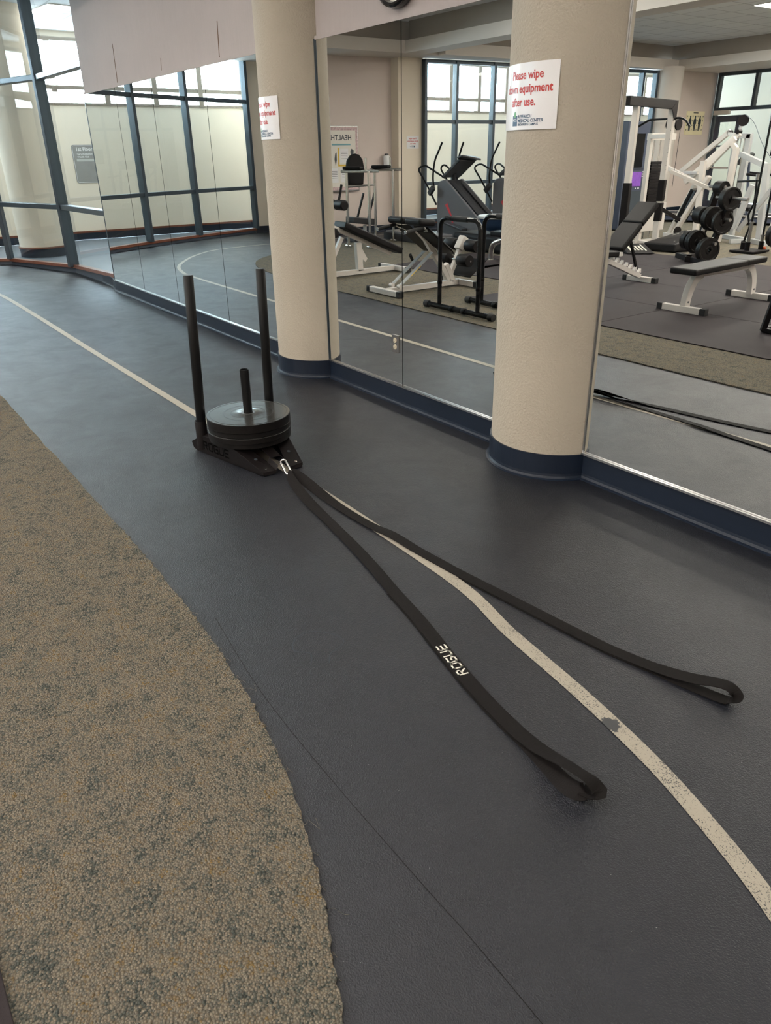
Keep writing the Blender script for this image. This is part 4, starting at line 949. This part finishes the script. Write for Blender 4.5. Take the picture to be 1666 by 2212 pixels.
MB().box((-.09, -.075, -.13), (.07, .075, -.11)).build('shelf', 'aluminium', h, .004)
h = thing('wall_sign', 'small white sign with red text on the beige pillar, seen reversed in the mirror', 'sign', (-13.31, -4.62, 1.68), math.radians(8), 'wipe-down signs')
MB().box((0, -.14, -.115), (.003, .14, .115)).build('panel', 'sign_white', h)
for tx, z, s_ in (('Please wipe', .055, .038), ('down equipment', .01, .038), ('after use.', -.035, .038)):
    v, f = text_mesh(tx, s_, .0003, .0008); MB().add([(.0035+c, a*.95, b+z) for a, b, c in v], f).build('red_text', 'red_ink', h)
MB().box((.003, -.05, -.09), (.004, -.025, -.06)).build('logo_block', 'navy_ink', h); 
for tx, z, s_ in (('RESEARCH', -.066, .011), ('MEDICAL CENTER', -.078, .011), ('BROOKSIDE CAMPUS', -.089, .008)):
    v, f = text_mesh(tx, s_, .0003, .0003, 'LEFT'); MB().add([(.0035+c, a-.02, b+z) for a, b, c in v], f).build('navy_text', 'navy_ink', h)

# flat bench
M0 = .02
h = thing('flat_bench', 'flat bench with a black pad on curved white legs, nearest bench in the mirror', 'weight bench', (-4.42, -1.8, M0)); xc = -4.42
capped_bar(h, (xc-.29, -1.20, .042), (xc+.26, -1.20, .042), .062); capped_bar(h, (xc-.28, -2.42, .042), (xc+.27, -2.42, .042), .062)
def curved_leg(y0, y1, nm):
    pts = []
    for k in range(13):
        t = k/12; a = math.pi/2*t; pts.append((y0+(y1-y0)*(1-math.cos(a))*1.0, .06+.30*math.sin(a)))
    vs = []; fs = []
    for i, (y, z) in enumerate(pts):
        a = pts[min(i+1, 12)]; b = pts[max(i-1, 0)]; d = Vector((a[0]-b[0], a[1]-b[1])).normalized(); nr = Vector((-d.y, d.x))*.042
        vs += [(xc-.03, y-nr.x, z-nr.y), (xc+.03, y-nr.x, z-nr.y), (xc+.03, y+nr.x, z+nr.y), (xc-.03, y+nr.x, z+nr.y)]
    for i in range(12):
        for k in range(4): fs.append((4*i+k, 4*i+(k+1) % 4, 4*i+4+(k+1) % 4, 4*i+4+k))
    fs += [(3, 2, 1, 0), (48, 49, 50, 51)]
    lg = MB().add(vs, fs).build(nm, 'white_powder', h, .004, world=True)
    MB().cyl((xc+.028, y0, .11), (xc+.036, y0, .11), .009, 10).build('bolt', 'dark_ink', h, world=True)
curved_leg(-1.22, -1.42, 'leg'); curved_leg(-2.40, -2.22, 'leg')
MB().bar((xc, -1.40, .365), (xc, -2.24, .365), .06, .06).build('seat_rail', 'white_powder', h, .004, world=True)
pp_ = pad(h, (-4.36, -1.00, .395), (-4.42, -2.0, .395), X_, .29, .06, Z_, 'pad'); pad(h, (-4.42, -2.005, .395), (-4.44, -2.40, .395), X_, .28, .06, Z_, 'pad')
MB().bar((-4.37, -1.012, .425), (-4.37, -1.03, .425), .25, .006, Z_).build('piping', 'grey_plastic', h, world=True)
# incline bench
h = thing('incline_bench', 'incline bench with raised black back pad and notched cream ladder rail', 'weight bench', (-5.92, -2.0, M0)); xc = -5.92
capped_bar(h, (xc-.24, -2.49, .04), (xc+.25, -2.49, .04), .062); capped_bar(h, (xc-.22, -1.05, .04), (xc+.22, -1.05, .04), .062)
MB().bar((xc, -2.47, .075), (xc, -1.85, .30), .055, .055).build('ladder_rail', 'white_powder', h, .003, world=True)
for k in range(7):
    t = k/7+.04; y, z = -2.47+.62*t, .105+.225*t
    MB().slab([(xc-.02, y-.028, z), (xc-.02, y+.02, z+.012), (xc-.02, y-.02, z+.05)], (.04, 0, 0)).build('notch', 'white_powder', h, world=True)
fr_ = MB(); fr_.bar((xc, -1.85, .30), (xc, -1.1, .30), .055, .055); fr_.bar((xc, -1.05, .06), (xc, -1.25, .32), .055, .055); fr_.build('frame', 'white_powder', h, .003, world=True)
MB().bar((xc, -2.40, .16), (xc, -2.17, .60), .028, .028).build('support_strut', 'black_powder', h, .003, world=True)
nrm = Vector((0, .60, .80))
pad(h, (xc, -1.93, .40), (xc, -2.24, .66), X_, .29, .07, nrm, 'back_pad'); pad(h, (xc, -2.245, .664), (xc, -2.50, .875), X_, .28, .07, nrm, 'back_pad')
pad(h, (xc, -1.86, .36), (xc, -1.42, .38), X_, .30, .07, Z_, 'seat_pad')

# cable rack with pull-up beam
h = thing('cable_rack', 'white cable rack with a black top beam, numbered uprights and weight stack', 'exercise machine', (-7.9, -5.0, F0))
U1, U2 = (-7.97, -5.56), (-7.63, -4.25)
for q, nm in ((U1, 'upright'), (U2, 'upright')):
    MB().bar((q[0], q[1], .01), (q[0], q[1], 2.08), .085, .085, (U1[0]-U2[0], U1[1]-U2[1], 0)).build('upright', 'white_powder', h, .005, world=True)
q = MB()
for k in range(11): q.cyl((U1[0]+.036, U1[1]+.025, 1.12+.062*k), (U1[0]+.048, U1[1]+.027, 1.12+.062*k), .008, 8)
q.build('adjustment_holes', 'dark_ink', h, world=True)
d_ = Vector((U1[0]-U2[0], U1[1]-U2[1], 0)).normalized()
a, b = Vector((*U2, 2.09))-d_*.35, Vector((*U1, 2.09))+d_*.07
MB().bar(a, b, .10, .12, Z_).build('top_beam', 'black_powder', h, .004, world=True)
MB().slab([b+Vector((.055, 0, .06)), b+Vector((.055, 0, -.22))+d_*.0, b+Vector((.055, 0, -.20))-d_*.07, b-d_*.22+Vector((.055, 0, -.06))], (.008, 0, 0)).build('gusset', 'black_powder', h, world=True)
for q, z0, z1 in ((U1, .72, 1.04), (U1, .42, .70), (U2, .30, 1.04)):
    MB().bar((q[0], q[1], z0), (q[0], q[1], z1), .105, .105, (U1[0]-U2[0], U1[1]-U2[1], 0)).build('carriage', 'black_powder', h, .012, world=True)
MB().bar((U1[0]+.02, U1[1]-.05, .60), (U1[0]+.12, U1[1]-.42, .42), .05, .05).build('pulley_arm', 'black_powder', h, .005, world=True)
fr_ = MB()
for y in (-5.72, -6.18): fr_.bar((-8.42, y, .03), (-8.42, y, 1.70), .07, .07)
fr_.bar((-8.42, -5.69, 1.66), (-8.42, -6.32, 1.66), .10, .10); fr_.bar((-8.42, -6.25, 1.7), (-8.42, -6.25, 1.95), .05, .05)
fr_.bar((-8.42, -5.6, .05), (-8.42, -6.3, .05), .07, .07); fr_.bar((-8.42, -5.72, .05), (U1[0], U1[1], .05), .07, .07); fr_.bar((-8.42, -5.72, 1.66), (U1[0], U1[1], 1.66), .06, .06)
fr_.bar((U2[0], U2[1], .05), (-8.3, -4.5, .05), .07, .07)
fr_.build('tower_frame', 'white_powder', h, .004, world=True)
MB().box((-8.47, -6.30, .22), (-8.36, -5.66, .66)).build('shroud', 'white_powder', h, .004, world=True)
q = MB()
for k in range(14): q.box((-8.50, -6.12, .67+.045*k), (-8.38, -5.78, .71+.045*k))
q.build('weight_stack', 'black_powder', h, world=True)
for y in (-5.86, -6.02): MB().cyl((-8.44, y, .1), (-8.44, y, 1.65), .012, 8).build('guide_rod', 'chrome', h, world=True)
for y in (-6.12, -6.36): MB().lathe([(0, 0), (.085, 0), (.07, .01), (.07, .02), (.085, .03), (0, .03)], (-8.40, y, 1.84), (1, 0, 0), 24).build('pulley', 'black_powder', h, world=True)
MB().cyl((-8.38, -6.42, 1.84), (-8.38, -6.42, .9), .004, 6).build('cable', 'black_powder', h, world=True)
MB().tube(rbar([(-8.62, -5.6, 1.80), (-8.40, -5.6, 1.90), (-8.06, -5.6, 1.90), (-7.83, -5.6, 1.91), (-7.74, -5.6, 1.88), (-7.65, -5.6, 1.78)], .06), .016, 10).build('pull_up_bar', 'black_tube', h, world=True)
MB().lathe([(0, 0), (.075, 0), (.06, .012), (.075, .024), (0, .024)], (-8.15, -6.4, .20), (1, .2, 0), 24).build('pulley', 'black_powder', h, world=True)
fr_ = MB(); fr_.bar((-7.89, -5.62, 1.16), (-7.3, -5.9, .90), .06, .05); fr_.build('brace', 'white_powder', h, .004, world=True)

# plate-loaded inclined press
h = thing('incline_press_machine', 'white plate-loaded press machine with long inclined rails', 'exercise machine', (-8.4, -7.2, F0))
def bars(par, name, mat, lst, bev=.004):
    for p_, q_, w1, h1 in lst: MB().bar(p_, q_, w1, h1).build(name, mat, par, bev, world=True)
bars(h, 'inclined_rail', 'white_powder', [((-9.11, -7.6, 1.06), (-8.20, -7.6, 1.74), .06, .08), ((-8.74, -7.3, .93), (-7.84, -7.3, 1.70), .06, .09), ((-8.17, -7.0, 1.17), (-7.72, -7.0, 1.62), .06, .08)])
bars(h, 'frame_bar', 'white_powder', [((-8.89, -6.9, 1.19), (-8.08, -6.9, .88), .06, .07), ((-8.17, -6.9, 1.29), (-8.11, -6.9, .02), .08, .08), ((-8.3, -7.2, 1.25), (-8.85, -7.2, .05), .10, .06), ((-8.02, -6.9, 1.05), (-8.55, -6.9, .08), .10, .06), ((-9.0, -7.6, 1.08), (-8.3, -7.0, 1.10), .05, .05),
     ((-8.95, -7.2, .04), (-7.6, -6.75, .04), .07, .07), ((-8.9, -7.9, .04), (-8.1, -6.9, .04), .07, .07), ((-7.84, -7.3, 1.66), (-8.25, -7.62, 1.70), .05, .05), ((-7.77, -7.0, 1.55), (-7.67, -7.0, 1.46), .07, .07), ((-7.67, -7.0, 1.47), (-7.72, -7.0, .02), .08, .08)])
bars(h, 'slot', 'dark_ink', [((-8.235, -6.865, .81), (-8.36, -6.865, .52), .012, .035), ((-8.41, -6.865, .41), (-8.51, -6.865, .18), .012, .035), ((-8.40, -7.165, 1.05), (-8.80, -7.165, .17), .012, .045)], 0)
pad(h, (-8.62, -7.1, .30), (-8.38, -7.1, .85), Y_, .3, .07, (1, 0, -.4), 'back_pad')
for y, s_ in ((-7.62, 1), (-7.3, 1)): MB().cyl((-8.22+(.36 if y > -7.5 else 0), y-.05, 1.72), (-8.22+(.36 if y > -7.5 else 0), y+.05, 1.72), .035, 14).build('rail_cap', 'black_powder', h, world=True)
# seated pulley machine behind
h = thing('pulley_machine', 'pale grey pulley machine with angled frame, behind the plate tree', 'exercise machine', (-7.7, -7.7, F0))
bars(h, 'frame_bar', 'grey_powder', [((-8.15, -7.8, 1.66), (-7.92, -7.8, 1.66), .08, .08), ((-7.95, -7.8, 1.69), (-7.97, -7.8, .02), .08, .09), ((-8.20, -7.8, 1.64), (-8.18, -7.8, .02), .07, .08), ((-7.93, -7.6, 1.38), (-7.32, -7.4, 1.20), .08, .08), ((-7.32, -7.4, 1.24), (-7.21, -7.4, .02), .09, .09),
     ((-7.27, -7.0, .93), (-7.47, -7.0, .25), .08, .08), ((-8.1, -7.7, .04), (-6.9, -7.1, .04), .08, .07), ((-7.5, -7.0, .04), (-7.2, -7.5, .04), .07, .07), ((-8.16, -7.8, 1.70), (-8.14, -7.8, 1.95), .06, .03), ((-6.95, -7.2, 1.0), (-7.45, -7.1, .2), .07, .07), ((-6.85, -7.3, 1.1), (-7.0, -7.3, .05), .07, .07)])
MB().lathe([(0, 0), (.09, 0), (.075, .012), (.09, .024), (0, .024)], (-8.10, -7.78, 1.90), (.3, 1, 0), 24).build('pulley', 'black_powder', h, world=True)
MB().tube(smooth_path([(-8.07, -7.76, 1.98), (-7.85, -7.7, 1.85), (-7.5, -7.5, 1.50), (-7.1, -7.4, 1.15)], 6), .005, 6).build('cable', 'dark_ink', h, world=True)
for x in (-8.1, -8.03): MB().cyl((x, -7.8, .1), (x, -7.8, 1.62), .012, 8).build('guide_rod', 'chrome', h, world=True)
q = MB()
for k in range(9): q.box((-8.16, -7.9, .12+.05*k), (-7.99, -7.7, .165+.05*k))
q.build('weight_stack', 'black_powder', h, world=True)
pad(h, (-7.75, -7.55, .55), (-7.40, -7.35, .50), Y_, .3, .07, Z_, 'seat_pad'); MB().tube([(-7.9, -7.6, .95), (-7.4, -7.4, .98)], .018, 10).build('press_handle', 'black_tube', h, world=True)

# kiosk machine, treadmill, screen
h = thing('vending_machine', 'blue-grey upright machine with dark glass and purple panel by the windows', 'vending machine', (-10.45, -7.78, 0))
MB().box((-.25, -.34, .03), (.22, .34, 1.97)).build('cabinet', 'blue_metal', h, .01); MB().box((.22, -.20, 1.16), (.226, .16, 1.76)).build('glass_front', 'black_gloss', h); MB().box((.22, -.22, .82), (.228, .12, 1.08)).build('purple_panel', 'purple_print', h); MB().box((.22, -.26, .36), (.227, .14, .74)).build('delivery_slot', 'dark_ink', h); MB().box((.22, -.30, 1.14), (.245, .30, 1.155)).build('ledge', 'blue_metal', h)
q = MB()
for y0, z0, w1 in ((-.30, 1.07, .05), (-.30, 1.03, .06), (-.29, .99, .05), (-.20, .775, .06), (-.10, .775, .03)): q.box((.2205, y0, z0), (.2225, y0+w1, z0+.018))
q.build('label_marks', 'sign_white', h)
h = thing('treadmill', 'blue-grey treadmill with a silver side rail, beyond the press machine', 'treadmill', (-10.9, -10.2, 0), math.radians(-25))
MB().box((-.9, -.40, .05), (.9, .40, .16)).build('deck', 'blue_metal', h, .02); MB().box((-.85, -.25, .16), (.75, .25, .17)).build('belt', 'dark_mat', h); 
for s_ in (-1, 1): MB().box((-.9, s_*.40-.06, .16), (.85, s_*.40+.03, .20)).build('side_rail', 'aluminium', h, .01); MB().bar((-.8, s_*.40, .1), (-.95, s_*.40, 1.2), .07, .05).build('upright', 'blue_metal', h, .008); MB().bar((-.93, s_*.40, 1.0), (-.45, s_*.40, .95), .05, .05).build('handrail', 'black_tube', h, .015)
MB().slab([(-1.0, -.42, 1.15), (-1.0, .42, 1.15), (-.85, .42, 1.35), (-.85, -.42, 1.35)], (-.06, 0, .05)).build('console', 'dark_plastic', h, .02)
for i, (x, y, a, lb) in enumerate(((-8.7, -10.9, -20, 'middle treadmill of the row by the glazed front'), (-6.4, -11.4, -15, 'treadmill of the row by the glazed front, farthest from the windows'))):
    o = copy_tree(h); o.location = (x, y, 0); o.rotation_euler.z = math.radians(a); o['label'] = lb
for o in bpy.data.objects:
    if o.name.startswith('treadmill') and o.location.y < -9: o['group'] = 'row of treadmills'
h = thing('television', 'black flat television on a stand by the glazed front', 'television', (-9.9, -12.8, .01))
MB().box((-.42, -.04, 1.28), (.42, .03, 1.72)).build('screen', 'black_gloss', h, .01); MB().box((-.03, -.05, 0), (.03, 0, 1.3)).build('stand', 'black_powder', h); MB().box((-.3, -.2, 0), (.3, .15, .03)).build('base', 'black_powder', h, .008)

# foam wedges
def marks(par, pl, cols):
    q = MB()
    for (a, b, c, d) in cols: q.add([pl(a, b), pl(c, b), pl(c, d), pl(a, d)], [(0, 1, 2, 3)])
    q.build('white_print', 'white_print', par, world=True)
h = thing('foam_box', 'black foam plyo box with worn white print behind the cable rack', 'foam box', (-7.6, -5.6, F0))
q_ = [(-7.86, -5.14), (-7.33, -5.22), (-7.26, -5.72), (-7.74, -6.05)]
zt_ = [.13, .13, .27, .27]
MB().add([(x, y, F0) for x, y in q_]+[(x-.02, y-.01, zt_[k]) for k, (x, y) in enumerate(q_)], [(0, 3, 2, 1), (4, 5, 6, 7), (0, 1, 5, 4), (1, 2, 6, 5), (2, 3, 7, 6), (3, 0, 4, 7)]).build('body', 'vinyl_pad', h, .02, world=True)
def tp(a, b):
    A1, B1, C1, D1 = [Vector((x-.02, y-.01, zt_[k]+.004)) for k, (x, y) in enumerate(q_)]; return tuple((A1*(1-a)+B1*a)*(1-b)+(D1*(1-a)+C1*a)*b)
marks(h, tp, [(.2, .25, .24, .75), (.34, .35, .40, .8), (.46, .35, .54, .7), (.60, .35, .66, .8), (.72, .2, .80, .75)])
h = thing('foam_wedge', 'flat black foam wedge with white print beside the cable rack', 'foam wedge', (-7.75, -4.85, F0))
q_ = [(-7.66, -4.50), (-7.40, -4.80), (-7.86, -5.12), (-8.02, -4.72)]
MB().add([(x, y, .02) for x, y in q_]+[(q_[0][0], q_[0][1], .03), (q_[1][0], q_[1][1], .03), (q_[2][0], q_[2][1], .12), (q_[3][0], q_[3][1], .12)], [(0, 3, 2, 1), (4, 5, 6, 7), (0, 1, 5, 4), (1, 2, 6, 5), (2, 3, 7, 6), (3, 0, 4, 7)]).build('body', 'vinyl_pad', h, .004, world=True)
def tp2(a, b):
    P_ = [Vector((q_[0][0], q_[0][1], .0325)), Vector((q_[1][0], q_[1][1], .0325)), Vector((q_[2][0], q_[2][1], .1225)), Vector((q_[3][0], q_[3][1], .1225))]; return tuple((P_[0]*(1-a)+P_[1]*a)*(1-b)+(P_[3]*(1-a)+P_[2]*a)*b)
marks(h, tp2, [(.18, .22, .28, .8), (.36, .3, .42, .75), (.48, .3, .56, .75), (.62, .3, .70, .75), (.76, .25, .82, .85)])

# plate tree with plates
h = thing('plate_tree', 'black A-frame plate tree loaded with weight plates, behind the flat bench', 'weight rack', (-6.4, -4.7, M0))
bars(h, 'upright', 'black_powder', [((-6.80, -4.95, .06), (-6.50, -4.8, 1.02), .09, .06), ((-6.34, -4.52, .06), (-6.08, -4.5, .90), .09, .06)])
bars(h, 'base_bar', 'black_powder', [((-6.95, -4.75, .05), (-6.1, -4.2, .05), .09, .07), ((-6.9, -5.1, .05), (-6.55, -4.4, .05), .08, .07), ((-6.55, -4.9, .45), (-6.2, -4.5, .45), .05, .05)])
bars(h, 'label', 'sign_white', [((-6.655, -4.815, .36), (-6.62, -4.80, .47), .06, .004), ((-6.27, -4.455, .26), (-6.24, -4.455, .37), .06, .004)], 0)
px = Vector((.93, .36, 0)).normalized()
pl_ = [((-6.35, -4.62, 1.00), .085, .16, 1), ((-6.12, -4.5, .87), .15, .10, 1), ((-6.60, -4.66, .63), .115, .16, 1), ((-6.39, -4.6, .60), .16, .10, 2), ((-6.17, -4.5, .57), .16, .05, 1), ((-6.72, -4.62, .29), .13, .10, 1), ((-6.54, -4.52, .29), .155, .10, 2), ((-6.25, -4.38, .21), .165, .09, 2)]
nmz = ['topmost small plate', 'large plate at the top front', 'thick plate at the middle left', 'plate pair in the middle', 'big spoked plate at the middle right', 'thick plate at the lower left', 'plate pair low in the middle', 'big spoked plates lowest at the front']
for c in ((-6.45, -4.66, 1.0), (-6.25, -4.55, .87), (-6.5, -4.64, .60), (-6.62, -4.58, .29)):
    c = Vector(c); MB().cyl(c-px*.14, c+px*.50*(1 if c.z < .9 else .4), .022, 12).build('peg', 'steel_plate', h, world=True)
for (c, R, th, n_), lb in zip(pl_, nmz):
    pr = [(.026, 0), (R*.3, 0), (R*.34, .006), (R*.78, .006), (R*.84, 0), (R-.004, 0), (R, .004), (R, th-.004), (R-.004, th), (R*.84, th), (R*.78, th-.008), (R*.34, th-.008), (R*.3, th), (.026, th), (.026, 0)]
    mb = MB().lathe(pr, (0, 0, 0), px, 40); 
    if n_ == 2: mb.lathe([(R+.001, th/2-.002), (R-.003, th/2-.002), (R-.003, th/2+.002), (R+.001, th/2+.002)], (0, 0, 0), px, 40)
    o = mb.build('weight_plate', 'plate_rubber'); o.location = Vector(c)-px*th/2; tag(o, 'black weight plate on the plate tree, '+lb, 'weight plate', 'plates on the plate tree')
# barbells standing upright
h = thing('barbell_stand', 'low black stand holding upright bars beside the plate tree', 'weight rack', (-6.55, -6.1, F0))
MB().box((-.28, -.26, 0), (.12, .2, .03)).build('base', 'black_powder', h, .006)
for x, y in ((-.20, -.03), (-.06, .08), (.0, -.2)): MB().lathe([(.030, 0), (.036, 0), (.036, .13), (.030, .13), (.030, 0)], (x, y, .02), seg=20).build('socket', 'black_powder', h)
MB().box((.02, -.24, .03), (.07, -.2, .07)).build('stopper', 'orange_plastic', h, .005)
def barbell(lb, x, y, pts, sl):
    t = thing('barbell', lb, 'barbell', (x, y, F0+.03), 0, 'bars standing upright')
    MB().tube(pts, .016, 12).build('shaft', 'black_tube', t); MB().cyl((0, 0, .0), (0, 0, sl), .025, 16).build('sleeve', 'steel_plate', t); MB().cyl((0, 0, sl), (0, 0, sl+.015), .038, 16).build('collar', 'steel_plate', t)
    e = pts[-1]; MB().cyl(e, (e[0], e[1], e[2]+sl*.8), .024, 16).build('sleeve', 'steel_plate', t)
barbell('tall straight barbell standing on end, beside the wavy curl bar', -6.61, -6.02, [(0, 0, .4), (0, 0, 1.78)], .40)
barbell('curl bar with a wavy shaft standing on end', -6.75, -6.13, smooth_path([(0, 0, .1), (.02, 0, .2), (.05, 0, .34), (0, 0, .5), (.05, 0, .66), (.05, 0, .8), (.03, 0, 1.0)], 5), .10)
barbell('thin steel bar standing on end, right of the straight barbell', -6.55, -6.30, [(0, 0, .2), (0, 0, 1.25)], .20)
o = MB().lathe([(.026, 0), (.06, 0), (.07, .006), (.15, .006), (.165, 0), (.178, .002), (.18, .006), (.18, .09), (.026, .09), (.026, 0)], (0, 0, 0), px, 40).build('weight_plate', 'plate_rubber'); o.location = (-6.33, -6.25, .28); tag(o, 'black weight plate on the second rack at the right edge of the mirror', 'weight plate')
h = thing('plate_rack', 'second black weight rack at the right edge of the mirror', 'weight rack', (-6.1, -6.2, F0)); bars(h, 'upright', 'black_powder', [((-6.22, -6.35, .03), (-6.10, -6.3, 1.2), .07, .07), ((-6.0, -6.0, .03), (-5.9, -6.0, 1.0), .07, .07)]); bars(h, 'base_bar', 'black_powder', [((-6.28, -6.38, .04), (-5.8, -5.9, .04), .08, .06)]); 
c = Vector((-6.3, -6.25, .28)); MB().cyl(c-px*.1, c+px*.2, .022, 12).build('peg', 'steel_plate', h, world=True)
# open black frame box at the edge
h = thing('step_frame', 'open black steel box frame standing on the mats, at the right edge of the mirror', 'box frame', (-3.15, -1.15, M0))
lo = [(-3.43, -.93), (-2.90, -.93), (-2.90, -1.42), (-3.43, -1.42)]; hi = [(-3.38, -.98), (-2.95, -.98), (-2.95, -1.37), (-3.38, -1.37)]
for i in range(4):
    j = (i+1) % 4
    MB().bar((*lo[i], .025), (*hi[i], .47), .045, .045).build('leg', 'black_powder', h, .003, world=True); MB().bar((*lo[i], .035), (*lo[j], .035), .04, .035).build('rail', 'black_powder', h, .003, world=True); MB().bar((*hi[i], .47), (*hi[j], .47), .04, .035).build('rail', 'black_powder', h, .003, world=True)
MB().box((-3.39, -1.38, .475), (-2.94, -.97, .50)).build('top', 'foam_grip', h, .004, world=True)

# anatomy chart
h = thing('wall_poster', 'yellowed muscle anatomy chart on the pink wall', 'poster', (-12.5, -12.87, 2.05))
MB().box((.0, -.37, -.26), (.012, .37, .26)).build('sheet', 'cream_paper', h); q = MB()
for y in (-.20, 0.0, .20):
    fig = [(0, .17), (.03, .15), (.02, .11), (.055, .07), (.06, -.02), (.04, -.03), (.035, -.17), (.005, -.17), (0, -.05), (-.005, -.17), (-.035, -.17), (-.04, -.03), (-.06, -.02), (-.055, .07), (-.02, .11), (-.03, .15)]
    q.slab([(.0125, y+a, b) for a, b in fig], (.001, 0, 0))
q.build('figures', 'dark_ink', h); q = MB()
for y in (-.32, -.10, .10, .32):
    for z in (-.15, -.05, .05, .15): q.box((.0122, y-.012, z-.015), (.0135, y+.012, z+.015))
q.box((.0122, -.1, .215), (.0135, .1, .235)); q.build('small_figures', 'dark_ink', h)
bpy.context.view_layer.update()
for o in bpy.data.objects:
    if o.parent is None and o.get('category') in ('exercise bench', 'weight bench', 'exercise machine', 'exercise stand', 'weight rack', 'television', 'box frame', 'barbell', 'foam box', 'foam wedge') and not (o.location.z > .05): o.location.z += .007
bpy.context.view_layer.update()
